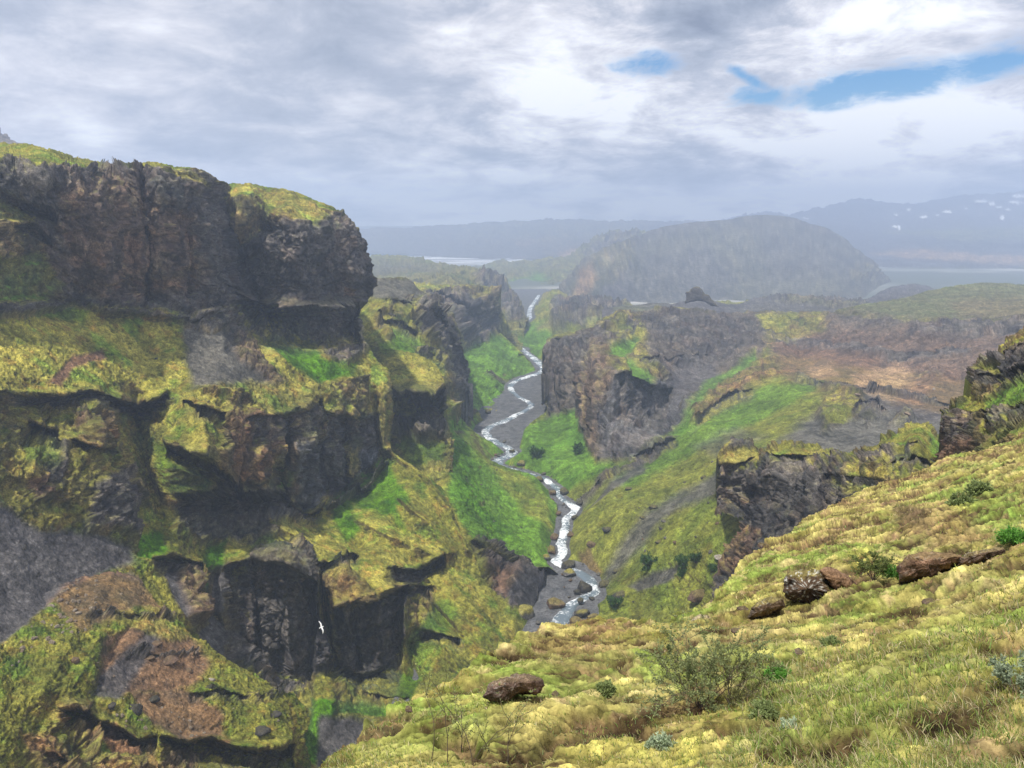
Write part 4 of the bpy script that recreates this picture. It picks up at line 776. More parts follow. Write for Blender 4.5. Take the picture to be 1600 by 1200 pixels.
              ([(655, 985), (690, 990), (720, 1005)], 5, 24), ([(520, 1056), (560, 1062), (600, 1050)], 4, 14), ([(560, 1085), (600, 1098), (640, 1090)], 3, 14), ([(460, 845), (500, 880), (545, 872)], 5, 24), ([(540, 860), (545, 868), (560, 872)], 6, 22),
              ([(0, 300), (40, 310), (90, 330)], 5, 26), ([(0, 350), (40, 352), (80, 370)], 4, 20)],
      ridges=[([(225, 275), (222, 330), (230, 400), (225, 470)], 9, -9), ([(250, 275), (245, 350)], 8, 4.5), ([(345, 320), (360, 380), (365, 450)], 14, -20), ([(405, 352), (430, 358)], 10, -14), ([(380, 400), (392, 430), (400, 465)], 13, -22), ([(330, 290), (335, 400), (345, 460)], 8, 4.5),
              ([(480, 350), (470, 400), (480, 460)], 14, 7.5), ([(532, 360), (550, 440)], 12, 4.5), ([(150, 290), (155, 460)], 10, 4.5), ([(190, 290), (200, 460)], 8, -4.5), ([(285, 300), (290, 460)], 9, -4.5), ([(310, 290), (315, 460)], 8, 4.5),
              ([(352, 480), (410, 538), (470, 586), (512, 618)], 7, 6), ([(395, 490), (460, 550), (500, 600)], 12, -7.5), ([(210, 640), (222, 720), (250, 820)], 16, -9), ([(60, 640), (50, 740)], 10, 4.5), ([(140, 620), (150, 700)], 12, 7.5), ([(310, 640), (320, 700)], 16, 10.5),
              ([(390, 650), (400, 740)], 14, 9), ([(440, 660), (436, 740), (445, 800)], 8, -12), ([(470, 650), (475, 780)], 8, 4.5), ([(495, 640), (500, 770)], 5, -7.5), ([(516, 640), (520, 760)], 6, 6), ([(545, 640), (546, 740)], 5, 6), ([(530, 650), (534, 770)], 4, -7.5), ([(600, 600), (600, 700)], 7, 7.5), ([(585, 620), (588, 700)], 4, -6),
              ([(608, 705), (660, 745), (700, 800), (730, 860)], 7, 7.5), ([(520, 790), (590, 830), (660, 860), (690, 872)], 11, 7.5), ([(590, 740), (630, 800), (660, 850)], 9, -3), ([(625, 780), (670, 820), (700, 862)], 8, 7.5), ([(560, 770), (600, 800), (640, 850)], 6, -4.5),
              ([(340, 900), (330, 960), (390, 1040)], 10, -7.5), ([(505, 900), (512, 980), (520, 1050)], 5, -15), ([(440, 900), (455, 1040)], 10, 7.5), ([(400, 910), (400, 1010)], 8, -7.5), ([(560, 950), (562, 1040)], 5, -6), ([(590, 945), (596, 1040)], 6, 4.5), ([(612, 930), (618, 1020)], 5, -4.5),
              ([(640, 930), (700, 1010), (720, 1060)], 10, 6), ([(640, 1010), (650, 1060)], 8, -6), ([(700, 900), (760, 980), (810, 1030)], 9, 4.5), ([(660, 930), (720, 1000)], 5, -6), ([(430, 820), (480, 850), (520, 880)], 7, 6)],
      res=1.3, seed=12, warp=4.5, amp=0.9, label='near left canyon wall with dark overhanging cap, mossy bench, scree and buttresses', cat='cliff')

# near spur at the bottom left
layer('lower_left_spur', [(-170, 830), (-60, 850), (0, 868), (60, 884), (120, 884), (160, 878), (190, 884), (215, 902), (240, 935), (255, 955), (280, 978), (300, 1000), (318, 1008), (335, 1020), (360, 1036), (400, 1058), (430, 1078), (455, 1088)],
      [(455, 1088), (478, 1112), (482, 1128), (474, 1150), (478, 1180), (482, 1210), (480, 1320)], [(-170, 1320), (480, 1320)], [(-170, 830), (-170, 1320)],
      [(-170, 830, 101), (0, 868, 117), (60, 884, 124), (120, 884, 131), (160, 878, 138), (190, 884, 140), (215, 902, 136), (255, 955, 130), (300, 1000, 126), (335, 1020, 125), (400, 1058, 126), (455, 1088, 127), (478, 1112, 126), (478, 1180, 119), (480, 1320, 108),
       (100, 920, 118), (0, 940, 104), (150, 930, 121), (180, 960, 117), (120, 1000, 106), (250, 1000, 117), (60, 1000, 100), (0, 1020, 95), (200, 1040, 109), (290, 1040, 116), (370, 1080, 116), (430, 1110, 117), (250, 1080, 107), (330, 1090, 110), (150, 1050, 101), (220, 1095, 103), (100, 1080, 93), (0, 1090, 86),
       (150, 1110, 95), (200, 1150, 95), (300, 1130, 104), (270, 1190, 96), (360, 1150, 107), (440, 1160, 111), (400, 1200, 104), (90, 1150, 90), (110, 1200, 88), (0, 1180, 78), (50, 1200, 82), (-170, 1000, 78), (-170, 1320, 55), (0, 1320, 68), (200, 1320, 84), (400, 1320, 96)],
      0.8, 'olive',
      [('scree', [(-170, 820), (0, 860), (120, 880), (190, 885), (215, 905), (150, 900), (90, 930), (60, 960), (0, 1010), (-170, 1080)], 5),
       ('soil', [(80, 940), (130, 880), (220, 900), (262, 960), (200, 965), (120, 990)], 8, 0.8), ('soil', [(160, 1000), (240, 965), (300, 1005), (330, 1040), (340, 1065), (250, 1080), (180, 1090), (140, 1070)], 7, 0.95),
       ('scree', [(150, 1060), (230, 990), (250, 1000), (210, 1060), (180, 1100), (140, 1090)], 6, 0.9), ('moss', [(165, 960), (235, 948), (290, 1000), (270, 1005), (200, 985)], 5, 0.7),
       ('olive', [(330, 1040), (400, 1060), (460, 1095), (476, 1120), (400, 1170), (340, 1130), (300, 1080)], 8), ('soil', [(200, 1085), (290, 1075), (350, 1110), (350, 1150), (280, 1160), (220, 1120)], 6, 0.9),
       ('clay', [(145, 1130), (180, 1130), (210, 1160), (215, 1190), (170, 1185), (148, 1160)], 4), ('clay', [(320, 1155), (360, 1155), (350, 1175), (325, 1172)], 3, 0.9), ('brown', [(100, 1090), (140, 1100), (150, 1180), (230, 1200), (300, 1180), (300, 1240), (80, 1240), (30, 1180)], 7, 0.85),
       ('clay', [(30, 1150), (55, 1150), (60, 1185), (35, 1180)], 4, 0.6), ('mossrock', [(80, 1110), (140, 1110), (150, 1160), (110, 1200), (70, 1170)], 6, 0.8), ('clay', [(225, 1160), (240, 1160), (240, 1220), (220, 1220)], 4, 0.5)],
      ledges=[([(135, 957), (190, 962), (240, 966), (270, 970)], 1.6, 8), ([(185, 1022), (240, 1026), (310, 1020)], 1.2, 7), ([(140, 1110), (150, 1125), (185, 1135), (215, 1155), (240, 1150)], 5, 40), ([(250, 1150), (290, 1160), (330, 1152), (360, 1165), (400, 1170), (455, 1160)], 7, 60),
              ([(85, 1110), (110, 1100), (140, 1108)], 6, 50), ([(300, 1082), (350, 1078), (400, 1090), (440, 1080)], 2.5, 14), ([(60, 1180), (100, 1190), (160, 1200)], 4, 30)],
      ridges=[([(180, 890), (110, 1000), (60, 1090)], 14, 2.5), ([(215, 960), (160, 1040), (140, 1100)], 8, -2.5), ([(150, 1000), (120, 1060)], 7, 2)],
      res=1.3, seed=13, warp=4, amp=1.1, label='brown soil spur with olive moss at the bottom left', cat='hill')

# outcrop and crag on the near right
layer('right_outcrop', [(1117, 752), (1119, 735), (1123, 715), (1132, 703), (1146, 692), (1160, 689), (1172, 692), (1180, 702), (1190, 709), (1200, 704), (1215, 699), (1245, 696), (1262, 699), (1280, 702), (1300, 704), (1320, 710), (1335, 712), (1350, 702), (1370, 695), (1382, 684), (1400, 678), (1418, 668), (1432, 662), (1444, 665), (1455, 674), (1470, 688), (1480, 700), (1488, 716)],
      [(1488, 716), (1500, 750), (1520, 960)], [(1120, 970), (1520, 960)], [(1117, 752), (1119, 780), (1117, 806), (1135, 814), (1168, 822), (1160, 838), (1150, 858), (1138, 876), (1130, 904), (1120, 970)],
      [(1117, 752, 186), (1123, 715, 187), (1146, 692, 190), (1172, 692, 190), (1190, 709, 184), (1117, 806, 181), (1150, 760, 178), (1168, 730, 178), (1170, 800, 177), (1185, 770, 172), (1168, 822, 166), (1150, 858, 163), (1130, 904, 160), (1120, 970, 150),
       (1215, 699, 168), (1280, 702, 162), (1335, 712, 156), (1382, 684, 150), (1432, 662, 150), (1470, 688, 148), (1488, 716, 146), (1200, 720, 158), (1195, 760, 155), (1180, 800, 155), (1180, 860, 150), (1240, 740, 145), (1240, 800, 142), (1300, 720, 138), (1300, 780, 132), (1330, 730, 130), (1360, 720, 124), (1370, 770, 118), (1430, 690, 122), (1440, 740, 110), (1470, 720, 118),
       (1400, 710, 120), (1500, 750, 115), (1520, 960, 90), (1300, 960, 110), (1200, 960, 130)],
      1.0, 'mossrock',
      [('dark', [(1117, 750), (1190, 730), (1240, 720), (1330, 740), (1380, 770), (1300, 830), (1200, 900), (1120, 970), (1130, 880), (1165, 825), (1117, 806)], 6, 0.9), ('brown', [(1168, 822), (1200, 830), (1180, 880), (1130, 910), (1140, 870)], 4, 0.9), ('brown', [(1125, 760), (1185, 740), (1185, 790), (1140, 790)], 5, 0.5),
       ('moss', [(1190, 704), (1330, 706), (1345, 722), (1300, 720), (1220, 716)], 4, 0.8), ('moss', [(1125, 712), (1175, 700), (1185, 715), (1150, 730), (1125, 728)], 4, 0.6), ('rock', [(1140, 690), (1180, 690), (1178, 704), (1142, 706)], 3),
       ('moss', [(1320, 740), (1400, 740), (1370, 775), (1310, 780)], 7, 0.6), ('grass', [(1400, 680), (1420, 690), (1425, 730), (1400, 740)], 5, 0.9), ('olive', [(1340, 705), (1440, 660), (1490, 720), (1470, 760), (1430, 740), (1420, 690), (1380, 700)], 5, 0.9), ('grass', [(1450, 670), (1488, 716), (1480, 745), (1455, 720)], 5, 0.7)],
      ledges=[([(1120, 724), (1150, 726), (1185, 716)], 3.5, 80), ([(1195, 712), (1240, 712), (1300, 716), (1330, 726)], 4, 100), ([(1120, 745), (1150, 750), (1170, 744)], 2, 14), ([(1185, 760), (1200, 752), (1215, 742)], 3, 40), ([(1340, 712), (1370, 706), (1410, 700), (1440, 690)], 3, 24), ([(1300, 750), (1350, 748), (1390, 752)], 3, 20), ([(1390, 722), (1430, 716), (1460, 730)], 3, 24)],
      ridges=[([(1192, 709), (1190, 760), (1174, 815)], 7, -16), ([(1300, 705), (1310, 740)], 10, -6), ([(1350, 705), (1345, 750)], 9, -6), ([(1140, 700), (1135, 740)], 8, 4), ([(1210, 710), (1200, 780), (1170, 850)], 8, 3), ([(1260, 710), (1240, 790)], 8, -3), ([(1290, 715), (1270, 800)], 8, 3), ([(1130, 760), (1135, 806)], 5, 2), ([(1440, 665), (1432, 740)], 10, 3), ([(1412, 680), (1412, 740)], 6, -3)],
      skirt='TRB', back=90, res=1.3, seed=14, warp=3, amp=0.75, label='dark mossy lava outcrop with a detached pillar beyond the foreground slope', cat='rock outcrop')
layer('right_crag', [(1489, 716), (1490, 680), (1490, 644), (1500, 636), (1516, 632), (1530, 625), (1536, 612), (1534, 596), (1540, 586), (1552, 578), (1556, 566), (1570, 556), (1580, 546), (1590, 536), (1604, 530), (1680, 500), (1760, 480)],
      [(1760, 480), (1760, 900)], [(1470, 900), (1760, 900)], [(1489, 716), (1489, 760), (1470, 900)],
      [(1489, 716, 84), (1490, 644, 88), (1530, 625, 86), (1536, 596, 88), (1556, 566, 90), (1604, 530, 92), (1760, 480, 80), (1495, 660, 80), (1500, 715, 78), (1530, 650, 76), (1530, 700, 72), (1540, 632, 80), (1545, 600, 82), (1560, 628, 78), (1575, 600, 80), (1575, 570, 84), (1600, 560, 80), (1600, 592, 76), (1600, 630, 68), (1570, 660, 68), (1600, 690, 60), (1760, 700, 48), (1470, 900, 60), (1760, 900, 34), (1760, 600, 66)],
      0.5, 'mossrock',
      [('brown', [(1486, 650), (1530, 655), (1540, 700), (1500, 730), (1486, 730)], 4), ('dark', [(1534, 590), (1610, 545), (1700, 520), (1700, 600), (1600, 592), (1560, 615)], 5, 0.9), ('grass', [(1540, 632), (1600, 600), (1700, 600), (1700, 640), (1600, 640), (1540, 650)], 5, 0.8), ('olive', [(1488, 642), (1540, 628), (1545, 650), (1500, 656)], 4),
       ('moss', [(1550, 645), (1600, 630), (1620, 690), (1560, 710)], 7, 0.6), ('moss', [(1545, 588), (1560, 576), (1580, 578), (1570, 592)], 3, 0.6)],
      ledges=[([(1488, 648), (1510, 650), (1540, 648)], 4, 60), ([(1534, 600), (1560, 592), (1600, 588), (1660, 590)], 4, 16), ([(1545, 656), (1580, 644), (1640, 640)], 4, 40), ([(1552, 575), (1580, 562), (1620, 545)], 2.5, 12)],
      ridges=[([(1510, 660), (1510, 710)], 5, 3), ([(1560, 660), (1550, 710)], 6, -3), ([(1590, 650), (1585, 700)], 6, 3)],
      skirt='TRB', back=90, res=1.3, seed=15, warp=2.5, amp=1.1, label='brown and mossy crag rising above the right end of the foreground slope', cat='rock outcrop')
# ------------------------------------------------------------------ the river
def riverbed():
    ys = np.concatenate([np.linspace(150, 700, 500), np.linspace(703, 1600, 160)])
    o = np.argsort(RP_[:, 1]); cx = np.interp(ys, RP_[o, 1], RP_[o, 0]); k = np.ones(41) / 41; cx = np.convolve(np.pad(cx, 20, 'edge'), k, 'valid')
    u = np.linspace(-1, 1, 120); Y, U = np.meshgrid(ys, u, indexing='ij'); hw = np.where(Y < 700, 34, 34 + (Y - 700) * 0.06)
    X = cx[:, None] + U * hw; P = np.stack([X, Y, river_z(Y)], -1); q = P.reshape(-1, 3)
    n = fbm(q / 9, 4, 0.6, 41).reshape(X.shape); f = (1 - np.abs(fbm(q / 1.3, 3, 0.6, 43))).reshape(X.shape)
    P[..., 2] += -0.55 + n * 0.5 + (f - 0.8) * 0.5
    t = sstep(-0.4, 0.4, fbm(q / 3, 4, 0.65, 47))[:, None]
    C = (np.array([0.075, 0.078, 0.085]) + (np.array([0.17, 0.17, 0.175]) - np.array([0.075, 0.078, 0.085])) * t).reshape(P.shape)
    o = grid_mesh('riverbed', P, C, terrain_material(0.8, 0.9)); tag(o, 'dark grey gravel bed along the bottom of the canyon', 'riverbed', None, 'structure')
def river():
    P, H = RP_, RH_
    T = np.gradient(P, axis=0); T[:, 2] = 0; T /= np.linalg.norm(T, axis=1, keepdims=True) + 1e-9
    N = np.stack([-T[:, 1], T[:, 0], 0 * T[:, 0]], 1)
    # width is measured square to the line of sight, so the stream is as wide as it looks
    view = P / np.linalg.norm(P, axis=1, keepdims=True); N = np.stack([np.abs(T[:, 1]) * 0 + 1, -T[:, 0] / (np.abs(T[:, 1]) + 0.6) * np.sign(T[:, 1] + 1e-6) * 0.5, 0 * P[:, 0]], 1)
    nu = 16; u = np.linspace(-1, 1, nu)
    wl = H * (1.0 + 0.9 * fbm(np.stack([P[:, 1] / 6, 0 * P[:, 0], 0 * P[:, 0]], 1), 3, 0.6, 51)); wr = H * (1.0 + 0.9 * fbm(np.stack([P[:, 1] / 6, 0 * P[:, 0] + 9, 0 * P[:, 0]], 1), 3, 0.6, 52))
    W = np.where(u[None, :] < 0, wl[:, None], wr[:, None]) * u[None, :]
    G = P[:, None, :] + N[:, None, :] * W[..., None]
    n = fbm((G.reshape(-1, 3)) / 2.0, 4, 0.6, 55).reshape(G.shape[:2])
    G[..., 2] = river_z(P[:, 1])[:, None] - 0.12 + n * 0.22 - (np.abs(u[None, :]) ** 4) * 0.5
    m = bpy.data.materials.new('river_water'); m.use_nodes = True; t = NT(m.node_tree); b = t.n['Principled BSDF']
    g = t.add('ShaderNodeTexCoord').outputs['Object']; f = t.noise(g, 0.75, 6, 0.7, 0.6)
    f = t.math('ADD', f, t.math('MULTIPLY', t.math('SUBTRACT', t.noise(g, 0.09, 3, 0.5), 0.47), 0.9)); w = t.ramp(f, 0.46, 0.68); t.l.new(t.mix(w, (0.13, 0.17, 0.20, 1), (0.80, 0.83, 0.85, 1)), b.inputs['Base Color'])
    t.l.new(t.ramp(w, 0, 1, 0.12, 0.7), b.inputs['Roughness'])
    bp = t.add('ShaderNodeBump'); bp.inputs['Distance'].default_value = 0.4; bp.inputs['Strength'].default_value = 0.6; t.l.new(f, bp.inputs['Height']); t.l.new(bp.outputs[0], b.inputs['Normal'])
    o = grid_mesh('river', G, np.ones(G.shape) * 0.8, m); tag(o, 'white foaming stream winding down the canyon floor', 'river', None, 'structure')
riverbed(); river()

# ------------------------------------------------------------------ the slope underfoot
def near_slope():
    top = [(440, 1260), (480, 1225), (510, 1196), (535, 1178), (560, 1160), (590, 1136), (620, 1115), (645, 1098), (672, 1080), (700, 1062), (730, 1045), (760, 1028), (785, 1016), (810, 1003), (830, 994), (850, 987), (880, 982), (910, 980), (940, 981), (970, 983), (1000, 984), (1030, 983), (1060, 978), (1080, 970), (1098, 962),
           (1112, 952), (1122, 940), (1130, 922), (1140, 902), (1158, 888), (1180, 868), (1200, 853), (1225, 836), (1250, 820), (1275, 804), (1300, 790), (1330, 779), (1360, 768), (1390, 756), (1420, 744), (1450, 731), (1490, 714), (1520, 706), (1550, 697), (1580, 688), (1600, 681), (1680, 650), (1760, 625)]
    right = [(1760, 625), (1760, 1300)]; bottom = [(440, 1300), (1760, 1300)]; left = [(440, 1260), (440, 1300)]
    ctrl = [(440, 1260, 2.8), (510, 1196, 3.6), (560, 1160, 4.0), (620, 1115, 4.6), (700, 1062, 5.6), (760, 1028, 6.6), (810, 1003, 7.8), (850, 987, 8.8), (910, 980, 9.8), (1000, 984, 10.2), (1060, 978, 11.0), (1098, 962, 12.0), (1122, 940, 13.0), (1140, 902, 15.0), (1180, 868, 17.0), (1225, 836, 19.0), (1275, 804, 22.5),
            (1330, 779, 25.0), (1390, 756, 27.5), (1450, 731, 30.0), (1520, 706, 32.0), (1600, 681, 33.0), (1760, 625, 32.0),
            (440, 1300, 2.5), (800, 1300, 2.35), (1200, 1300, 2.1), (1600, 1300, 1.9), (1760, 1300, 1.8), (600, 1200, 3.2), (800, 1200, 3.0), (1000, 1200, 2.85), (1200, 1200, 2.7), (1400, 1200, 2.55), (1600, 1200, 2.45), (1760, 1200, 2.4),
            (700, 1130, 4.1), (800, 1100, 4.4), (900, 1100, 4.3), (1000, 1100, 4.2), (1100, 1100, 4.1), (1250, 1100, 3.9), (1400, 1100, 3.75), (1600, 1100, 3.5), (800, 1050, 5.6), (900, 1040, 5.9), (1000, 1040, 5.9), (1100, 1030, 6.1), (1200, 1020, 6.2), (1400, 1020, 5.4), (1600, 1020, 4.9),
            (900, 1005, 7.8), (1000, 1005, 8.0), (1100, 990, 8.9), (1200, 970, 9.0), (1130, 960, 11.0), (1200, 930, 11.0), (1300, 950, 9.0), (1400, 940, 8.0), (1500, 930, 7.4), (1600, 920, 7.0), (1760, 900, 6.6), (1230, 900, 12.8), (1300, 900, 11.6), (1400, 905, 10.0), (1500, 870, 9.8), (1600, 860, 9.0),
            (1200, 870, 15.0), (1300, 850, 15.0), (1400, 850, 13.6), (1500, 830, 12.8), (1600, 820, 11.8), (1300, 810, 19.5), (1400, 790, 19.5), (1500, 770, 18.5), (1600, 750, 17.5), (1400, 765, 24.0), (1500, 735, 24.5), (1600, 710, 24.0), (1760, 760, 14.0)]
    res = 1.25; nu = int(length(bottom) / res); nv = int(length(right) / res)
    T, B, Lf, Rt = polyline(top, nu), polyline(bottom, nu), polyline(left, nv), polyline(right, nv)
    s = np.linspace(0, 1, nu)[None, :, None]; t = np.linspace(0, 1, nv)[:, None, None]
    XY = (1 - t) * T[None] + t * B[None] + (1 - s) * Lf[:, None] + s * Rt[:, None] - ((1 - t) * (1 - s) * T[0] + (1 - t) * s * T[-1] + t * (1 - s) * B[0] + t * s * B[-1])
    X, Yp = XY[..., 0].ravel(), XY[..., 1].ravel()
    D = rbf(ctrl, X, Yp); G = at(X, Yp, D).reshape(nv, nu, 3); G = wide_blur(G, 4)
    Nb = wide_blur(normals(G), 10); Nb /= np.linalg.norm(Nb, axis=-1, keepdims=True); Nb[..., 2] = np.abs(Nb[..., 2])
    P = G.reshape(-1, 3); dist = np.linalg.norm(P, axis=1)
    # axes along and across the contour of the slope
    a = np.array([0.93, 0.34, 0.12]); a /= np.linalg.norm(a); b = np.array([-0.34, 0.93, 0.0]); c = np.cross(a, b)
    L = np.stack([P @ a, P @ b, P @ c], 1)
    lump = fbm(L * np.array([0.55, 1, 1]) / 1.3, 4, 0.55, 401)
    terr = 1 - 3.2 * np.abs(fbm(L * np.array([0.4, 1, 1]) / 0.55, 4, 0.6, 411))
    cush = 1 - 3.6 * np.abs(fbm(L * np.array([0.6, 1, 1]) / 0.20, 3, 0.6, 421))
    fine = fbm(P / 0.045, 3, 0.65, 431)
    k = sstep(2.0, 14.0, dist)                           # larger cushions show farther up
    cush2 = 1 - 3.6 * np.abs(fbm(L * np.array([0.6, 1, 1]) / 0.55, 4, 0.65, 441))
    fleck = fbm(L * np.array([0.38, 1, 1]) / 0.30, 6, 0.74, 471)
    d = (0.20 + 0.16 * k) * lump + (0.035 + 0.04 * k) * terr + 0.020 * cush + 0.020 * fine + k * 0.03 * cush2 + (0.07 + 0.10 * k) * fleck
    # worn hollows where dark peat or stone shows
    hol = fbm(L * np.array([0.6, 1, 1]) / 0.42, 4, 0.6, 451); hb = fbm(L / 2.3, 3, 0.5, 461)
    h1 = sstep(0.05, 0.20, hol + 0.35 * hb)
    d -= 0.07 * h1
    G2 = (P + Nb.reshape(-1, 3) * d[:, None]).reshape(nv, nu, 3)
    n1 = fbm(L / 0.9, 5, 0.62, 501); n2 = fbm(L / 0.33, 4, 0.62, 511); n3 = fbm(L / 2.6, 4, 0.55, 521); n4 = fbm(P / 0.09, 3, 0.65, 531)
    mossy = np.array([0.39, 0.35, 0.135]); olive = np.array([0.19, 0.18, 0.055]); green = np.array([0.15, 0.235, 0.05]); buff = np.array([0.44, 0.36, 0.20]); brown = np.array([0.20, 0.125, 0.08]); peat = np.array([0.07, 0.05, 0.038]); lemon = np.array([0.46, 0.44, 0.12])
    C = lerp(mossy[None], olive[None], sstep(-0.12, 0.2, n1)[:, None])
    C = lerp(C, green[None], (sstep(0.0, 0.25, n3 + 0.4 * n2) * 0.75)[:, None])
    C = lerp(C, buff[None], (sstep(0.06, 0.28, n2 - 0.3 * n1) * 0.7)[:, None])
    C = lerp(C, brown[None], (sstep(0.06, 0.25, -n3 * 0.7 + n2 * 0.6 + 0.03) * 0.7)[:, None])
    for m_, poly, fe, st in ((lemon, [(1180, 790), (1260, 770), (1330, 800), (1300, 850), (1200, 840)], 18, 0.0), (lemon, [(1480, 790), (1560, 780), (1570, 800), (1500, 810)], 8, 0.7), (lemon, [(1470, 820), (1510, 825), (1490, 845), (1460, 840)], 6, 0.8), (lemon, [(1330, 880), (1360, 870), (1365, 905), (1340, 910)], 6, 0.6),
                             (brown, [(1400, 800), (1500, 810), (1560, 830), (1540, 870), (1420, 850)], 16, 0.6), (peat, [(1390, 790), (1460, 800), (1450, 830), (1400, 825)], 8, 0.7), (green, [(1500, 760), (1600, 770), (1600, 850), (1540, 830), (1490, 790)], 14, 0.7), (green, [(1370, 885), (1410, 890), (1400, 915), (1370, 912)], 5, 0.9),
                             (brown, [(820, 1000), (960, 1000), (1000, 1050), (900, 1070), (820, 1050)], 18, 0.5), (brown, [(620, 1060), (700, 1050), (690, 1090), (640, 1100)], 8, 0.5), (lemon, [(880, 1150), (1000, 1160), (1020, 1200), (880, 1200)], 20, 0.4), (buff, [(1060, 1000), (1240, 985), (1200, 1030), (1080, 1040)], 20, 0.5),
                             (lemon, [(1040, 1165), (1100, 1160), (1080, 1200), (1030, 1195)], 8, 0.6), (green, [(1180, 1060), (1500, 1030), (1560, 1090), (1300, 1160), (1160, 1140)], 40, 0.45), (green, [(1200, 1140), (1350, 1130), (1380, 1200), (1200, 1200)], 25, 0.5), (brown, [(1430, 1130), (1600, 1090), (1600, 1200), (1420, 1200)], 30, 0.5), (peat, [(1480, 1120), (1530, 1110), (1520, 1200), (1460, 1200)], 14, 0.5),
                             (green, [(560, 1150), (700, 1100), (800, 1130), (700, 1200), (560, 1200)], 25, 0.4), (green, [(1390, 1010), (1500, 960), (1600, 940), (1600, 990), (1480, 1030)], 20, 0.5)):
        w = sstep(-fe, fe, poly_sd(X, Yp, poly, fe) + n2 * fe * 1.6) * st; C = lerp(C, m_[None], w[:, None])
    C = lerp(C, brown[None] * 0.75, (sstep(0.07, 0.20, -fleck + 0.25 * n1) * 0.8)[:, None])
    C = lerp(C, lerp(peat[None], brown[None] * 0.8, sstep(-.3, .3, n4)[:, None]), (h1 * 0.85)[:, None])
    C = C * (0.62 + 0.55 * np.clip(0.5 * (cush + lerp(cush, cush2, k)), -0.15, 1))[:, None] * np.clip(0.95 + 2.6 * fleck, 0.35, 1.35)[:, None] * np.clip(1 + 1.2 * n4, 0.3, 2)[:, None]  # cushion tops lighter and dips darker: shading put into the cover colour
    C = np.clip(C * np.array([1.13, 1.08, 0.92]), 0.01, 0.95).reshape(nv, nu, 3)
    SURF['near_slope'] = (G2, *to_px(G2))
    # the hillside goes on: steeply down beyond the brow, back behind the viewer and away to the right
    W = G2
    def pad(W, C, edge, out, steps, axis, front, rough, seed_):
        Q = np.stack([edge + out * q for q in steps], 0); st = np.array(steps)[:, None]
        nz = fbm(Q.reshape(-1, 3) / 2.2, 4, 0.6, seed_).reshape(Q.shape[:2]); Q[..., 2] += nz * rough * st - 0.02 * st
        t2 = sstep(-0.2, 0.2, fbm(Q.reshape(-1, 3) / 1.1, 5, 0.7, seed_ + 3))[:, None]; t3 = sstep(0.05, 0.25, fbm(Q.reshape(-1, 3) / 3.0, 4, 0.6, seed_ + 5))[:, None]
        Cq = lerp(lerp(olive[None], mossy[None], t2), brown[None], t3 * 0.7).reshape(Q.shape)
        if axis == 1: Q, Cq = np.moveaxis(Q, 0, 1), np.moveaxis(Cq, 0, 1)
        if front: Q, Cq = np.flip(Q, axis), np.flip(Cq, axis); return np.concatenate([Q, W], axis), np.concatenate([Cq, C], axis)
        return np.concatenate([W, Q], axis), np.concatenate([C, Cq], axis)
    e = W[0]; o_ = e / (np.linalg.norm(e[:, :2], axis=1, keepdims=True) + 1e-9); o_[:, 2] = -1.2
    W, C = pad(W, C, e, o_, list(np.geomspace(0.03, 95, 150)), 0, True, 0.10, 701)
    e = W[-1]; o_ = np.zeros(e.shape); o_[:, 1] = -1; o_[:, 2] = 0.10; keep = 150
    W, C = pad(W, C, e, o_, list(np.geomspace(0.02, 14, 70)), 0, False, 0.03, 711)
    e = W[:, -1]; o_ = np.zeros(e.shape); o_[:, 0] = 1; o_[:, 2] = 0.12; o_[:keep, 2] = -0.1
    W, C = pad(W, C, e, o_, list(np.geomspace(0.03, 30, 60)), 1, False, 0.03, 721)
    e = W[:, 0]; o_ = np.zeros(e.shape); o_[:, 0] = -1; o_[:, 2] = -0.9
    W, C = pad(W, C, e, o_, list(np.geomspace(0.02, 40, 70)), 1, True, 0.05, 731)
    m = bpy.data.materials.new('moss_turf'); m.use_nodes = True; t_ = NT(m.node_tree); bs = t_.n['Principled BSDF']
    A = t_.add('ShaderNodeAttribute'); A.attribute_name = 'cover'; g = t_.add('ShaderNodeTexCoord').outputs['Object']
    f = t_.noise(g, 28, 5, 0.7); f2 = t_.noise(g, 6, 4, 0.65)
    kk = t_.math('MULTIPLY', t_.ramp(f, 0.25, 0.75, 0.6, 1.4, False), t_.ramp(f2, 0.25, 0.75, 0.7, 1.3, False))
    mul = t_.add('ShaderNodeVectorMath', operation='SCALE'); t_.l.new(A.outputs['Color'], mul.inputs[0]); t_.l.new(kk, mul.inputs[3]); t_.l.new(mul.outputs[0], bs.inputs['Base Color'])
    bs.inputs['Roughness'].default_value = 0.95; bs.inputs['Specular IOR Level'].default_value = 0.1
    bp = t_.add('ShaderNodeBump'); bp.inputs['Strength'].default_value = 0.8; bp.inputs['Distance'].default_value = 0.03; t_.l.new(t_.math('ADD', f, f2), bp.inputs['Height']); t_.l.new(bp.outputs[0], bs.inputs['Normal'])
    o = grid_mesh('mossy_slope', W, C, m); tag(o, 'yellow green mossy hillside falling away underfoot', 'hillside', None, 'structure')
near_slope()

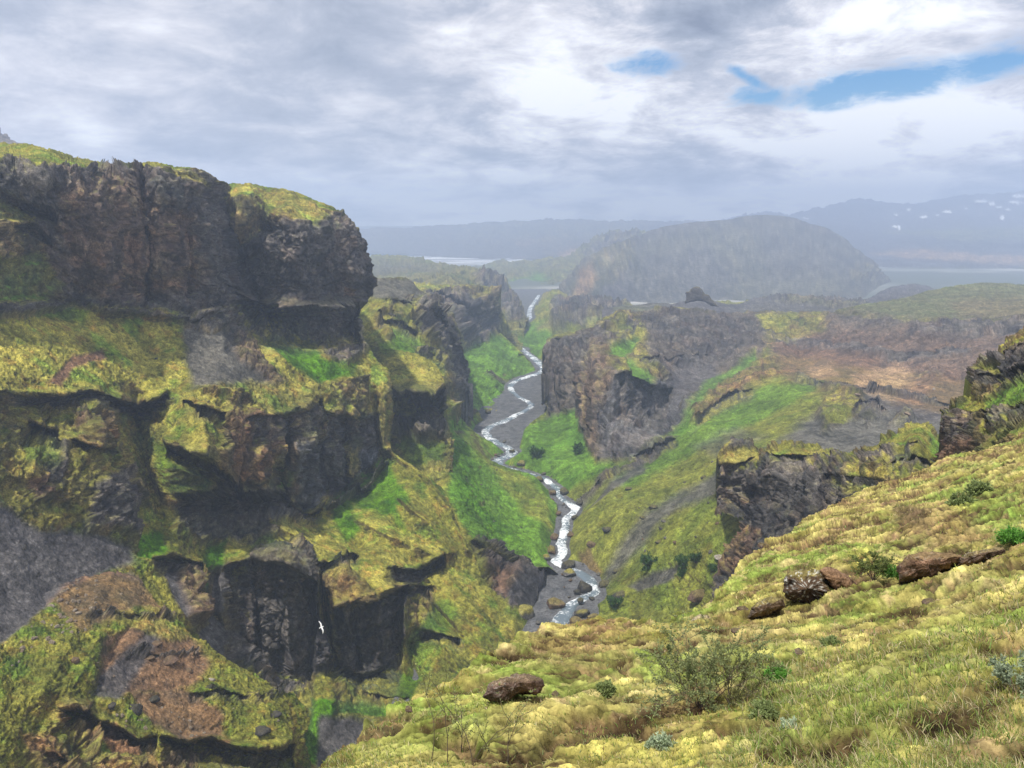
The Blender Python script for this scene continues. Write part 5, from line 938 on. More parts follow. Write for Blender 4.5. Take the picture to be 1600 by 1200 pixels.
# ------------------------------------------------------------------ the air
def haze():
    x0, x1, y0, y1, z0, z1 = -6500, 6500, -40, 5200, -135, 215
    me = bpy.data.meshes.new('haze')
    v = [(x, y, z) for z in (z0, z1) for y in (y0, y1) for x in (x0, x1)]
    me.from_pydata(v, [], [(0, 2, 3, 1), (4, 5, 7, 6), (0, 1, 5, 4), (2, 6, 7, 3), (0, 4, 6, 2), (1, 3, 7, 5)])
    m = bpy.data.materials.new('haze'); m.use_nodes = True; n = m.node_tree; n.nodes.remove(n.nodes['Principled BSDF'])
    v_ = n.nodes.new('ShaderNodeVolumePrincipled'); v_.inputs['Color'].default_value = (0.62, 0.75, 1.0, 1); v_.inputs['Density'].default_value = 0.00048; v_.inputs['Anisotropy'].default_value = 0.25
    n.links.new(v_.outputs[0], n.nodes['Material Output'].inputs['Volume'])
    me.materials.append(m); o = bpy.data.objects.new('haze', me); COL.objects.link(o)
    tag(o, 'thin blue haze filling the valley air', 'haze', None, 'stuff')
haze()
# ------------------------------------------------------------------ loose things
def ico(sub):
    import bmesh
    bm = bmesh.new(); bmesh.ops.create_icosphere(bm, subdivisions=sub, radius=1.0)
    v = np.array([p.co[:] for p in bm.verts]); f = [[q.index for q in fa.verts] for fa in bm.faces]; bm.free()
    return v, f
ICO = {k: ico(k) for k in (3, 4, 5, 6)}
GREY, DARK, BRN, PALE, RED = (0.115, 0.108, 0.105), (0.05, 0.047, 0.048), (0.13, 0.085, 0.06), (0.34, 0.30, 0.26), (0.24, 0.14, 0.09)
RMATS = {}
def rmat(u):
    k = round(math.log(u) * 2)
    if k not in RMATS: RMATS[k] = terrain_material(math.exp(k / 2), 0.8)
    return RMATS[k]
def mesh_obj(name, v, f, c, mat, smooth=True, parent=None):
    me = bpy.data.meshes.new(name); me.from_pydata(v.tolist() if hasattr(v, 'tolist') else v, [], f)
    if c is not None:
        ca = me.color_attributes.new('cover', 'FLOAT_COLOR', 'POINT'); ca.data.foreach_set('color', np.c_[c, np.ones(len(c))].reshape(-1).astype(np.float32))
    me.polygons.foreach_set('use_smooth', [smooth] * len(me.polygons)); me.materials.append(mat)
    o = bpy.data.objects.new(name, me); COL.objects.link(o)
    if parent: o.parent = parent
    return o
def rock_verts(seed, sub, sx, sy, sz, flat=0.5):
    v, f = ICO[sub]; q = v * 1.0 + seed * 3.1
    # cut by a few planes so that it has flat faces and edges
    rs = np.random.RandomState(seed); p = v.copy()
    for _ in range(9):
        n = rs.normal(size=3); n /= np.linalg.norm(n); d = rs.uniform(0.55, 0.85); over = p @ n - d
        p -= np.clip(over, 0, None)[:, None] * n[None] * 0.92
    p *= (1 + 0.10 * fbm(q * 1.5, 3, 0.5, seed) + 0.07 * facets(q * 2.4, seed) + 0.025 * fbm(q * 7, 3, 0.6, seed + 2))[:, None]
    p[:, 2] = np.where(p[:, 2] < -0.3, -0.3 + (p[:, 2] + 0.3) * 0.4, p[:, 2])
    return p * np.array([sx, sy, sz]), f
def rock(name, loc, r, seed, col=GREY, moss=0.0, sy=1.0, sz=0.75, rot=0.0, sub=4, lichen=0.0, tilt=0.0):
    v, f = rock_verts(seed, sub, r, r * sy, r * sz)
    nrm = v / (np.linalg.norm(v, axis=1, keepdims=True) + 1e-9); q = v / r
    n = fbm(q * 3 + seed, 4, 0.6, seed + 5); C = np.array(col)[None] * (1 + 0.5 * n)[:, None]
    if moss: C = lerp(C, np.array([0.26, 0.23, 0.06])[None] * (1 + 0.5 * fbm(q * 6 + seed, 3, 0.6, 9))[:, None], (sstep(0.15, 0.6, nrm[:, 2] + 0.5 * n) * moss)[:, None])
    if lichen: C = lerp(C, np.array([0.5, 0.5, 0.47])[None], (sstep(0.22, 0.34, fbm(q * 9 + seed, 3, 0.6, 19)) * lichen)[:, None])
    o = mesh_obj(name, v, f, np.clip(C, 0.01, 0.9), rmat(r / 3.0))
    o.location = loc; o.rotation_euler = (tilt, 0, rot)
    return o
def rest(name, px, py): return on(name, px, py)
rnd = random.Random(5)

# boulders of the stream: (px, py, half width px, colour, moss, height, label)
BOULD = [
 (882, 766, 9, DARK, 0.3, 0.9, 'dark boulder parting the stream where it enters the narrows'), (864, 768, 6, BRN, 0.3, 0.8, 'brown boulder left of the stream at the top of the narrows'),
 (905, 784, 6, DARK, 0.2, 0.8, 'dark boulder on the outer side of the upper bend of the narrows'), (899, 808, 6, DARK, 0.2, 0.8, 'small dark boulder just right of the stream under the upper bend'),
 (873, 801, 5, BRN, 0.1, 0.7, 'low brown stone on the grey gravel left of the stream'), (866, 837, 7, BRN, 0.2, 0.8, 'reddish brown boulder tight on the left bank halfway down the narrows'),
 (892, 834, 6, BRN, 0.2, 0.8, 'brown boulder on the right bank halfway down the narrows'), (862, 858, 9, BRN, 0.6, 0.9, 'brown mossy boulder stuck in the left bank above the grass slab toe'),
 (853, 869, 7, GREY, 1.0, 0.8, 'small moss topped boulder at the toe of the grass slab'), (888, 879, 12, DARK, 0.2, 0.7, 'wide dark boulder lying across the middle of the stream'),
 (889, 892, 10, GREY, 1.0, 0.6, 'flat pale moss topped rock beside the wide dark boulder'), (912, 913, 13, DARK, 0.1, 0.8, 'big rounded dark boulder inside the lower bend of the stream'),
 (902, 923, 6, DARK, 0.1, 0.8, 'small dark boulder leaning on the big one in the lower bend'), (945, 911, 12, DARK, 0.3, 0.8, 'dark boulder on the right bank outside the lower bend'),
 (868, 939, 15, BRN, 0.5, 0.7, 'large brown boulder on the gravel left of the lower rapids'), (820, 953, 17, GREY, 1.0, 0.8, 'large moss covered boulder alone on the left side of the gravel bed'),
 (907, 938, 6, DARK, 0.2, 0.9, 'small dark stone at the edge of the white water below the bend'), (969, 925, 14, DARK, 0.4, 0.5, 'long flat dark rock on the right slope just above the bend'),
 (959, 939, 7, DARK, 0.5, 0.7, 'dark stone tucked under the long flat rock'), (779, 981, 12, DARK, 0.4, 0.8, 'dark boulder at the foot of the left spur by the gravel'),
 (901, 969, 11, BRN, 0.4, 0.8, 'brown boulder beside the lowest white water'), (926, 962, 11, BRN, 0.5, 0.7, 'brown mossy boulder right of the lowest rapids'), (914, 978, 9, BRN, 0.2, 0.8, 'reddish boulder above the brow, third from the lowest rapids'),
 (882, 980, 11, BRN, 0.3, 0.6, 'broad low boulder at the very bottom of the visible stream'), (908, 953, 13, DARK, 0.8, 0.5, 'low dark boulder with moss back on the right edge of the rapids'),
 (953, 973, 7, DARK, 0.3, 0.8, 'small dark boulder in the row above the brow'), (980, 974, 9, BRN, 0.5, 0.7, 'brown boulder at the right end of the row above the brow'),
 (817, 722, 8, GREY, 0.8, 0.8, 'grey mossy rock on the right bank by the upper gravel bar'), (843, 747, 7, DARK, 0.5, 0.8, 'dark rock on the bank where the stream reappears'),
 (948, 824, 8, DARK, 0.3, 0.7, 'dark rock halfway up the right grass slope'), (924, 848, 9, BRN, 0.2, 0.6, 'brown rock half buried in the right bank'), (963, 891, 6, DARK, 0.3, 0.8, 'small dark rock on the right slope below the scree tongue'),
 (800, 704, 5, DARK, 0.3, 0.7, 'small dark rock in the upper bend of the stream'), (762, 642, 6, DARK, 0.4, 0.9, 'dark rock at the left bank beside the far gravel bar')]
for i, (px, py, hw, col, mo, sz, lab) in enumerate(BOULD):
    side = 'right_canyon_wall' if (px > 925 and py < 950) or (px, py) in ((948, 824), (924, 848), (817, 722)) else None
    if side: P = on(side, px, py + hw * 0.4)[0]
    else:
        Y = river_y(py + hw * 0.5); P = Vector(at(px, py + hw * 0.5, Y)); P.z += 0.4
    r = hw / FPX * P.length
    o = rock('boulder', P, r, 20 + i, col, mo, rnd.uniform(0.7, 1.0), sz, rnd.uniform(-0.5, 0.5), 4, 0.1)
    tag(o, lab, 'boulder', 'boulders along the stream')
# smaller stones strewn on the gravel
stone_src = [rock('stone', (0, 0, -500 - k), 1.0, 70 + k, (GREY, DARK, BRN, GREY, DARK, (0.23, 0.185, 0.15), (0.30, 0.25, 0.21), (0.20, 0.15, 0.12), (0.26, 0.21, 0.17))[k], 0.12, 0.8, 0.7, 0, 3) for k in range(9)]
used = set()
def strew(lab, group, n, where, r0, r1, cat='stone', kinds=(0, 1, 2, 3, 4)):
    k = 0; tries = 0
    while k < n and tries < n * 20:
        tries += 1; p = where()
        if p is None: continue
        s = rnd.choice(kinds)
        if s in used: o = stone_src[s].copy(); COL.objects.link(o)
        else: o = stone_src[s]; used.add(s)
        r = r0 * (r1 / r0) ** (rnd.random() ** 1.8); o.location = p; o.scale = (r, r, r); o.rotation_euler = (rnd.uniform(-0.3, 0.3), rnd.uniform(-0.3, 0.3), rnd.uniform(0, 6.3))
        tag(o, lab, cat, group); k += 1
def bed_pt():
    i = rnd.randrange(330, 890); w = rnd.choice((-1, 1)) * (RH_[i] * 1.1 + abs(rnd.gauss(0, 3.2)) + 0.3)
    p = Vector(RP_[i]) + Vector((w, rnd.uniform(-2, 2), 0)); p.z = river_z(p.y) - 0.25 + min(abs(w) * 0.02, 0.5); return p
strew('small stone lying on the gravel beside the stream', 'small stones along the stream', 72, bed_pt, 0.4, 1.4)
def poly_pt(surf, poly):
    P = np.array(poly, float); lo, hi = P.min(0), P.max(0)
    def f():
        x, y = rnd.uniform(lo[0], hi[0]), rnd.uniform(lo[1], hi[1])
        if poly_sd(np.array([x]), np.array([y]), poly)[0] < 0: return None
        return on(surf, x, y)[0]
    return f
strew('angular brown stone in the rubble patch below the left scree fan', 'rubble on the lower left spur', 62, poly_pt('lower_left_spur', [(130, 892), (155, 900), (150, 940), (135, 990), (60, 1010), (20, 1050), (10, 1030), (60, 960)]), 0.22, 0.65, kinds=(5, 6, 7, 8))
strew('loose stone below the dark boulder on the brown soil', 'stones on the brown soil', 24, poly_pt('lower_left_spur', [(180, 1115), (260, 1108), (320, 1135), (350, 1150), (330, 1165), (240, 1150), (190, 1135)]), 0.18, 0.5, kinds=(5, 6, 7, 8))
strew('loose stone scattered over the lower left spur', 'stones on the lower left spur', 20, poly_pt('lower_left_spur', [(120, 910), (210, 930), (320, 1020), (420, 1080), (440, 1130), (300, 1140), (160, 1080), (80, 1080)]), 0.15, 0.45, kinds=(5, 6, 7, 8))
strew('dark stone dotting the right grass slope', 'stones on the right slope', 36, poly_pt('right_canyon_wall', [(950, 800), (1090, 690), (1200, 640), (1130, 740), (1120, 860), (1060, 940), (960, 950), (930, 880)]), 0.35, 1.1)
strew('dark stone dotting the left grass slope', 'stones on the left slope', 20, poly_pt('left_canyon_ridge', [(712, 660), (790, 720), (855, 780), (866, 840), (800, 860), (740, 800)]), 0.3, 0.9)
strew('small stone on the mossy bench under the dark cap', 'stones on the bench', 8, poly_pt('left_canyon_wall', [(60, 500), (280, 500), (300, 600), (160, 605), (20, 600)]), 0.2, 0.6)
strew('tan stone on the soil shelf across the canyon', 'stones on the tan shelf', 14, poly_pt('right_canyon_wall', [(1330, 600), (1460, 600), (1590, 610), (1590, 650), (1440, 660), (1340, 640)]), 0.6, 1.8, kinds=(5, 6, 7, 8))
LOWER = [(210, 1104, 13, DARK, 0.9, 'near black rounded boulder on the brown soil spur'), (171, 1099, 9, DARK, 0.5, 'long dark slab left of the black boulder'), (238, 1091, 9, DARK, 0.7, 'dark boulder just right of the black boulder'),
         (294, 1046, 7, BRN, 0.6, 'brown stone right of the soil patch ledge'), (133, 890, 6, PALE, 0.8, 'pale stone at the top of the rubble patch'), (115, 1030, 7, BRN, 0.8, 'brown stone at the edge of the grey gravel strip'),
         (262, 1027, 14, BRN, 0.35, 'long thin rock shelf across the brown soil'), (232, 1026, 8, BRN, 0.5, 'flat rock left of the long shelf'), (330, 1060, 6, PALE, 0.6, 'small pale stone on the moss near the spur crest'),
         (408, 1136, 14, DARK, 0.4, 'dark ragged rock on the mossy part of the spur'), (430, 1112, 9, DARK, 0.4, 'dark rock above the ragged one on the spur'), (245, 1002, 9, BRN, 0.5, 'brown rock cluster stone above the long shelf'), (141, 1125, 5, PALE, 0.8, 'white stone above the orange clay bank')]
for i, (px, py, hw, col, sz, lab) in enumerate(LOWER):
    P, n = on('lower_left_spur', px, py + hw * 0.4); r = hw / FPX * P.length
    tag(rock('boulder', P, r, 120 + i, col, 0.1, 0.8, sz, rnd.uniform(-0.4, 0.4), 4), lab, 'boulder', 'boulders on the lower left spur')
SLOPER = [(1093, 926, 20, BRN, 0.5, 'brown rock outcrop low on the right slope behind the brow'), (1118, 938, 9, BRN, 0.6, 'small brown rock right of the low outcrop'), (1028, 846, 6, DARK, 0.7, 'dark rock by the green shrubs on the right slope'),
          (1020, 790, 7, DARK, 0.6, 'dark rock at the edge of the long grey scree'), (982, 762, 7, DARK, 0.5, 'dark rock in the moss above the scree strip'), (1005, 808, 6, DARK, 0.6, 'dark rock in the middle of the grey scree'), (1100, 745, 7, DARK, 0.6, 'dark rock high on the right slope left of the outcrop'), (1125, 868, 10, PALE, 0.3, 'flat pale rock beside the brown tail of the outcrop')]
for i, (px, py, hw, col, sz, lab) in enumerate(SLOPER):
    P, n = on('right_canyon_wall', px, py + hw * 0.3); r = hw / FPX * P.length
    tag(rock('rock', P, r, 150 + i, col, 0.4, 0.8, sz, rnd.uniform(-0.4, 0.4), 4), lab, 'rock', 'rocks on the right slope')

def outline_rock(name, outline, Y, depth, mat_u, col, moss=0.0, lichen=0.0, seed=1, lean=0.0, n=46, rough=0.06):
    """a rock whose near face has the given outline: rings shrink towards front and back, all cut with flat faces"""
    pts = polyline(list(outline) + [outline[0]], n + 1)[:-1]; c = pts.mean(0)
    if Y is None:
        g_, _n = on('near_slope', c[0], pts[:, 1].max() - 3); Y = g_.y + depth * 0.15
    W = at(pts[:, 0], pts[:, 1], Y); cw = W.mean(0); size = float(np.abs(W - cw).max())
    rings = [(-0.42, 0.05), (-0.40, 0.4), (-0.34, 0.72), (-0.22, 0.93), (0.0, 1.0), (0.25, 0.99), (0.5, 0.9), (0.75, 0.7), (0.95, 0.35), (1.0, 0.05)]
    V = []; ray_ = cw / np.linalg.norm(cw)
    for d, s_ in rings:
        for p in W: V.append(cw + (p - cw) * s_ + ray_ * d * depth + np.array([lean * d * depth, 0, -0.06 * d * depth]))
    V = np.array(V); m = len(rings); F = []
    for a in range(m - 1):
        for b in range(n): F.append([a * n + b, a * n + (b + 1) % n, (a + 1) * n + (b + 1) % n, (a + 1) * n + b])
    F.append(list(range(n))[::-1]); F.append([(m - 1) * n + k for k in range(n)])
    import bmesh
    me = bpy.data.meshes.new('t'); me.from_pydata(V.tolist(), [], F); bm = bmesh.new(); bm.from_mesh(me); bmesh.ops.recalc_face_normals(bm, faces=bm.faces)
    bmesh.ops.subdivide_edges(bm, edges=bm.edges, cuts=2, use_grid_fill=True); bmesh.ops.triangulate(bm, faces=[f for f in bm.faces if len(f.verts) > 4])
    bm.normal_update(); v = np.array([p.co[:] for p in bm.verts]); nn = np.array([p.normal[:] for p in bm.verts]); f = [[q.index for q in fa.verts] for fa in bm.faces]; bm.free(); bpy.data.meshes.remove(me)
    q = (v - cw) / size
    v = v + nn * (size * rough * (facets(q * 3.2 + seed, seed) * 1.3 + fbm(q * 5 + seed, 4, 0.6, seed)))[:, None]
    nz = fbm(q * 4 + seed, 4, 0.6, seed + 5); C = np.array(col)[None] * (1 + 0.55 * nz)[:, None]
    if moss: C = lerp(C, np.array([0.34, 0.30, 0.09])[None] * (1 + 0.5 * fbm(q * 9, 3, 0.6, 9))[:, None], (sstep(0.3, 0.75, nn[:, 2] + 0.4 * nz) * moss)[:, None])
    if lichen: C = lerp(C, np.array([0.62, 0.62, 0.58])[None], (sstep(0.14, 0.24, fbm(q * 11 + seed, 3, 0.65, 29)) * lichen * sstep(0.6, -0.2, q[:, 0]))[:, None])
    o = mesh_obj(name, v - cw, f, np.clip(C, 0.01, 0.9), rmat(mat_u)); o.location = cw
    return o
tag(outline_rock('rock_spire', [(1070, 474), (1072, 466), (1071, 457), (1077, 455), (1083, 449), (1090, 447), (1096, 451), (1100, 459), (1108, 461), (1112, 468), (1124, 480), (1112, 478), (1100, 471), (1086, 469)], 690, 7.0, 3.0, (0.085, 0.075, 0.065), 0.15, 0, 3, 0.2, rough=0.022), 'leaning dark rock horn standing on the right tableland', 'rock', None)
tag(outline_rock('lichen_rock', [(1227, 905), (1230, 897), (1240, 893), (1262, 893), (1282, 892), (1288, 900), (1296, 914), (1306, 928), (1316, 940), (1296, 946), (1268, 944), (1244, 940), (1226, 932)], None, 0.7, 0.12, (0.105, 0.068, 0.045), 0.5, 0.9, 5, 0.2), 'dark brown block speckled with white lichen on the moss slope', 'rock', None)
tag(outline_rock('slab_rock', [(1281, 890), (1292, 886), (1306, 891), (1322, 900), (1335, 911), (1346, 922), (1336, 927), (1322, 922), (1312, 930), (1304, 920), (1293, 905), (1283, 898)], None, 0.5, 0.12, (0.27, 0.165, 0.10), 0.0, 0.0, 6, 0.2, rough=0.04), 'reddish brown slab leaning on the lichen speckled block', 'rock', None)
tag(outline_rock('brown_outcrop', [(1404, 908), (1405, 886), (1416, 873), (1430, 866), (1450, 862), (1470, 864), (1488, 866), (1506, 868), (1502, 880), (1484, 884), (1468, 892), (1462, 906), (1450, 912), (1428, 908)], None, 0.8, 0.12, (0.19, 0.115, 0.075), 0.2, 0.15, 7), 'brown crumbling outcrop in the moss with lichen on its crest', 'rock', None)
tag(outline_rock('outcrop_rock', [(1496, 884), (1500, 872), (1516, 864), (1536, 858), (1556, 856), (1572, 858), (1566, 868), (1540, 874), (1520, 882)], None, 0.5, 0.12, (0.16, 0.11, 0.08), 0.3, 0.3, 8), 'grey brown rock edge right of the crumbling outcrop', 'rock', None)
tag(outline_rock('low_rock', [(1170, 966), (1174, 950), (1186, 940), (1204, 934), (1222, 936), (1226, 948), (1210, 956), (1196, 966)], None, 0.6, 0.12, (0.14, 0.095, 0.065), 0.5, 0.3, 9), 'low dark rock left of the lichen speckled block', 'rock', None)
tag(outline_rock('pale_rock', [(1078, 974), (1084, 965), (1094, 960), (1106, 962), (1116, 971), (1110, 977), (1094, 978)], None, 0.5, 0.12, (0.42, 0.34, 0.24), 0.3, 0.2, 10), 'pale flat rock on the brow of the slope', 'rock', None)
tag(outline_rock('purple_rock', [(757, 1088), (764, 1072), (782, 1061), (804, 1056), (826, 1055), (846, 1062), (848, 1076), (836, 1084), (820, 1080), (802, 1086), (788, 1100), (770, 1098)], None, 0.35, 0.05, (0.16, 0.105, 0.085), 0.15, 0.25, 11), 'flat purple brown rock sunk in the moss at bottom centre', 'rock', None)
for i, (px, py, hw, Yc, sz, lab) in enumerate(((1352, 988, 9, 0, 0.5, 'small black stone in a hollow of the moss'), (1455, 942, 12, 0, 0.4, 'dark crumbly stone below the brown outcrop'), (1250, 1020, 12, 0, 0.35, 'brown crumbly stone in the middle of the near slope'),
                                               (1150, 985, 8, 0, 0.5, 'small brown stone right of the pale rock'), (1030, 1108, 16, 0, 0.3, 'dark crumbly rock beside the gnarled bush'), (868, 1085, 9, 0, 0.4, 'dark stone right of the purple brown rock'),
                                               (925, 1046, 9, 0, 0.4, 'dark stone on the mossy crown of the slope'), (640, 1108, 8, 0, 0.4, 'small brown stone at the left edge of the slope'), (1190, 850, 9, 0, 0.5, 'grey stone on the left edge of the upper slope'),
                                               (1160, 950, 9, 0, 0.5, 'dark stone left of the low dark rock'))):
    P, n = on('near_slope', px, py); r = hw / FPX * P.length
    tag(rock('stone', P, r, 200 + i, (0.10, 0.07, 0.055), 0.2, 0.8, sz, 0.3 * i, 4, 0.2), lab, 'stone', 'stones on the near slope')

# ---- plants
def leaf_mat(name, col, var=0.35):
    m = bpy.data.materials.new(name); m.use_nodes = True; t = NT(m.node_tree); b = t.n['Principled BSDF']
    A = t.add('ShaderNodeAttribute'); A.attribute_name = 'cover'
    t.l.new(A.outputs['Color'], b.inputs['Base Color']); b.inputs['Roughness'].default_value = 0.6; b.inputs['Specular IOR Level'].default_value = 0.25
    tr = t.add('ShaderNodeBsdfTranslucent'); t.l.new(A.outputs['Color'], tr.inputs[0]); mx = t.add('ShaderNodeMixShader'); mx.inputs[0].default_value = 0.3
    t.l.new(b.outputs[0], mx.inputs[1]); t.l.new(tr.outputs[0], mx.inputs[2]); t.l.new(mx.outputs[0], t.n['Material Output'].inputs[0])
    return m
LEAF = leaf_mat('leaf', None); 
bark = bpy.data.materials.new('bark'); bark.use_nodes = True
_t = NT(bark.node_tree); _g = _t.add('ShaderNodeTexCoord').outputs['Object']; _t.l.new(_t.mix(_t.noise(_g, 60, 4), (0.035, 0.025, 0.02, 1), (0.13, 0.095, 0.075, 1)), _t.n['Principled BSDF'].inputs['Base Color']); _t.n['Principled BSDF'].inputs['Roughness'].default_value = 0.85
class Twigs:
    def __init__(s): s.v = []; s.f = []; s.lv = []; s.lf = []; s.lc = []
    def tube(s, pts, r0, r1, k=5):
        base = len(s.v)
        for i, p in enumerate(pts):
            d = (pts[min(i + 1, len(pts) - 1)] - pts[max(i - 1, 0)]).normalized(); a = d.orthogonal().normalized(); b = d.cross(a); r = r0 + (r1 - r0) * i / (len(pts) - 1)
            for j in range(k): an = 6.283 * j / k; s.v.append(tuple(p + (a * math.cos(an) + b * math.sin(an)) * r))
        for i in range(len(pts) - 1):
            for j in range(k): s.f.append([base + i * k + j, base + i * k + (j + 1) % k, base + (i + 1) * k + (j + 1) % k, base + (i + 1) * k + j])
    def leaf(s, p, d, L, w, col):
        side = d.orthogonal().normalized(); side.rotate(Matrix.Rotation(rnd.uniform(0, 6.28), 3, d)); up = side.cross(d)
        b = len(s.lv); m = p + d * L * 0.45
        for q in (p, m + side * w * 0.5 + up * w * 0.12, p + d * L, m - side * w * 0.5 + up * w * 0.12): s.lv.append(tuple(q))
        s.lf += [[b, b + 1, b + 2], [b, b + 2, b + 3]]; v_ = rnd.uniform(0.65, 1.35); s.lc += [[c * v_ for c in col]] * 4
    def grow(s, p, d, L, r, depth, leafy, size, col, spread=0.6, up=0.15):
        n = 6; pts = [p.copy()]; q = p.copy(); dd = d.copy()
        for i in range(n):
            dd = (dd + Vector((rnd.gauss(0, 1), rnd.gauss(0, 1), rnd.gauss(0, 1) + up)) * 0.17).normalized(); q = q + dd * L / n; pts.append(q.copy())
            if depth > 0 and i >= 1 and rnd.random() < 0.75:
                nd = (dd + Vector((rnd.gauss(0, 1), rnd.gauss(0, 1), rnd.gauss(0.2, 0.7))) * spread).normalized(); s.grow(q, nd, L * rnd.uniform(0.4, 0.65), r * 0.55, depth - 1, leafy, size, col, spread, up)
            if i >= 2 - min(depth, 1) * -1 or depth == 0:
                for _ in range(leafy if depth == 0 else max(1, leafy // 3)):
                    ld = (dd + Vector((rnd.gauss(0, 1), rnd.gauss(0, 1), rnd.gauss(0.3, 0.8)))).normalized(); s.leaf(q + ld * size * 0.2, ld, size * rnd.uniform(0.7, 1.3), size * 0.45, col)
        s.tube(pts, r, r * 0.4)
def shrub(name, P, H, wide, stems, depth, leafy, leaf, col, lab, cat='shrub', lean=(0, 0), r=None, group=None, up=0.15):
    e = bpy.data.objects.new(name, None); COL.objects.link(e); e.location = P; tag(e, lab, cat, group)
    T = Twigs()
    for k in range(stems):
        an = rnd.uniform(0, 6.283); w = wide * rnd.uniform(0.2, 1.0); d = Vector((math.cos(an) * w + lean[0], math.sin(an) * w + lean[1], 1)).normalized()
        T.grow(Vector((math.cos(an), math.sin(an), 0)) * H * 0.04 * wide + Vector((0, 0, -0.02 * H)), d, H * rnd.uniform(0.75, 1.05), r or H * 0.012, depth, leafy, leaf, col, 0.6, up)
    b = mesh_obj('branches', np.array(T.v), T.f, None, bark, True, e)
    l = mesh_obj('leaves', np.array(T.lv), T.lf, np.array(T.lc), LEAF, False, e)
    return e
SAGE, OLIV, BRIGHT, SILV = (0.17, 0.21, 0.08), (0.16, 0.17, 0.06), (0.10, 0.24, 0.04), (0.30, 0.36, 0.24)
P, _ = on('near_slope', 1098, 1106); shrub('willow_bush', P, 0.40, 0.85, 16, 2, 6, 0.015, (0.24, 0.28, 0.12), 'gnarled bush with dark bare twigs and small grey green leaves', 'bush', (0, 0), 0.003)
P, _ = on('near_slope', 1142, 1100); shrub('willow_bush', P, 0.22, 1.3, 9, 2, 3, 0.014, OLIV, 'low spreading twigs at the right foot of the gnarled bush', 'bush', (0.3, 0), 0.003)
for (px, py, hpx, st, lab) in ((700, 1192, 120, 1, 'tallest thin sapling at the left end of the sapling row'), (672, 1190, 110, 1, 'thin pale leaved sapling leftmost by the slope edge'), (738, 1196, 100, 2, 'twiggy sapling second from the tallest'), (765, 1175, 92, 1, 'slim sapling in the middle of the row'), (792, 1192, 98, 1, 'slim sapling right end of the row'), (722, 1175, 60, 2, 'short sapling behind the tallest')):
    P, _ = on('near_slope', px, py); H = hpx / FPX * P.length
    shrub('birch_sapling', P, H, 0.12, st, 1, 3, 0.014, (0.27, 0.30, 0.11), lab, 'sapling', (0, 0), 0.0024, 'saplings at the left of the near slope', 0.3)
P, _ = on('near_slope', 1366, 908); shrub('willow_bush', P, 0.30, 0.8, 10, 2, 4, 0.028, (0.16, 0.20, 0.06), 'dark green bush between the brown slab and the crumbling outcrop', 'bush', (0, 0), 0.005)
P, _ = on('near_slope', 1392, 908); shrub('leafy_plant', P, 0.16, 1.3, 16, 1, 6, 0.035, BRIGHT, 'bright green leafy plant beside the crumbling outcrop', 'plant', (0, 0), 0.003)
P, _ = on('near_slope', 1590, 1080); shrub('silver_shrub', P, 0.16, 1.2, 16, 1, 7, 0.018, SILV, 'silvery low shrub at the right edge of the near slope', 'shrub', (0, 0), 0.002)
for (px, py, hp, wd, col, lab) in ((1240, 1148, 16, 2.6, SILV, 'grey green creeping willow low on the near slope'), (1195, 1118, 16, 2.4, SAGE, 'sage green creeping willow left of the grey one'), (1500, 790, 13, 2.6, SAGE, 'blue green plant patch high on the moss slope'), (1588, 850, 16, 2.2, BRIGHT, 'bright green plant patch at the right edge under the crag'),
                                   (1300, 1010, 9, 2.4, SAGE, 'small sage tuft above the near grass'), (1215, 1060, 12, 2.4, BRIGHT, 'green tuft right of the gnarled bush'), (1030, 1170, 14, 2.6, SILV, 'grey green mat left below the gnarled bush'), (1530, 770, 12, 2.2, SAGE, 'green tuft beside the blue green patch'), (945, 1080, 11, 2.4, SAGE, 'sage tuft on the middle of the slope')):
    P, _ = on('near_slope', px, py); H = hp / FPX * P.length; sz = max(0.010, 0.0034 * P.length)
    shrub('creeping_willow', P, H, wd, 26, 1, 4, sz, tuple(c * 1.35 for c in col), lab, 'plant', (0, 0), 0.0012, 'creeping willows on the near slope', -0.1)
for (px, py, hp, lab) in ((1010, 884, 10, 'leftmost green shrub on the right slope'), (1070, 884, 9, 'largest of the green shrubs low on the right slope'), (1086, 877, 8, 'green shrub right of the largest one on the slope'), (1067, 898, 7, 'green shrub below the largest one on the slope'), (1112, 890, 6, 'small green shrub nearest the brown tail of the outcrop'), (962, 948, 9, 'green shrub under the long flat rock by the stream'), (838, 712, 9, 'green shrub on the far right bank above the bend'), (905, 705, 8, 'green shrub below the dark cliff foot')):
    P, _ = on('right_canyon_wall', px, py + 3); H = hp * 1.5 / FPX * P.length
    shrub('slope_shrub', P, H, 1.0, 12, 1, 5, H * 0.22, (0.06, 0.13, 0.03), lab, 'shrub', (0, 0), H * 0.02, 'green shrubs on the right slope')

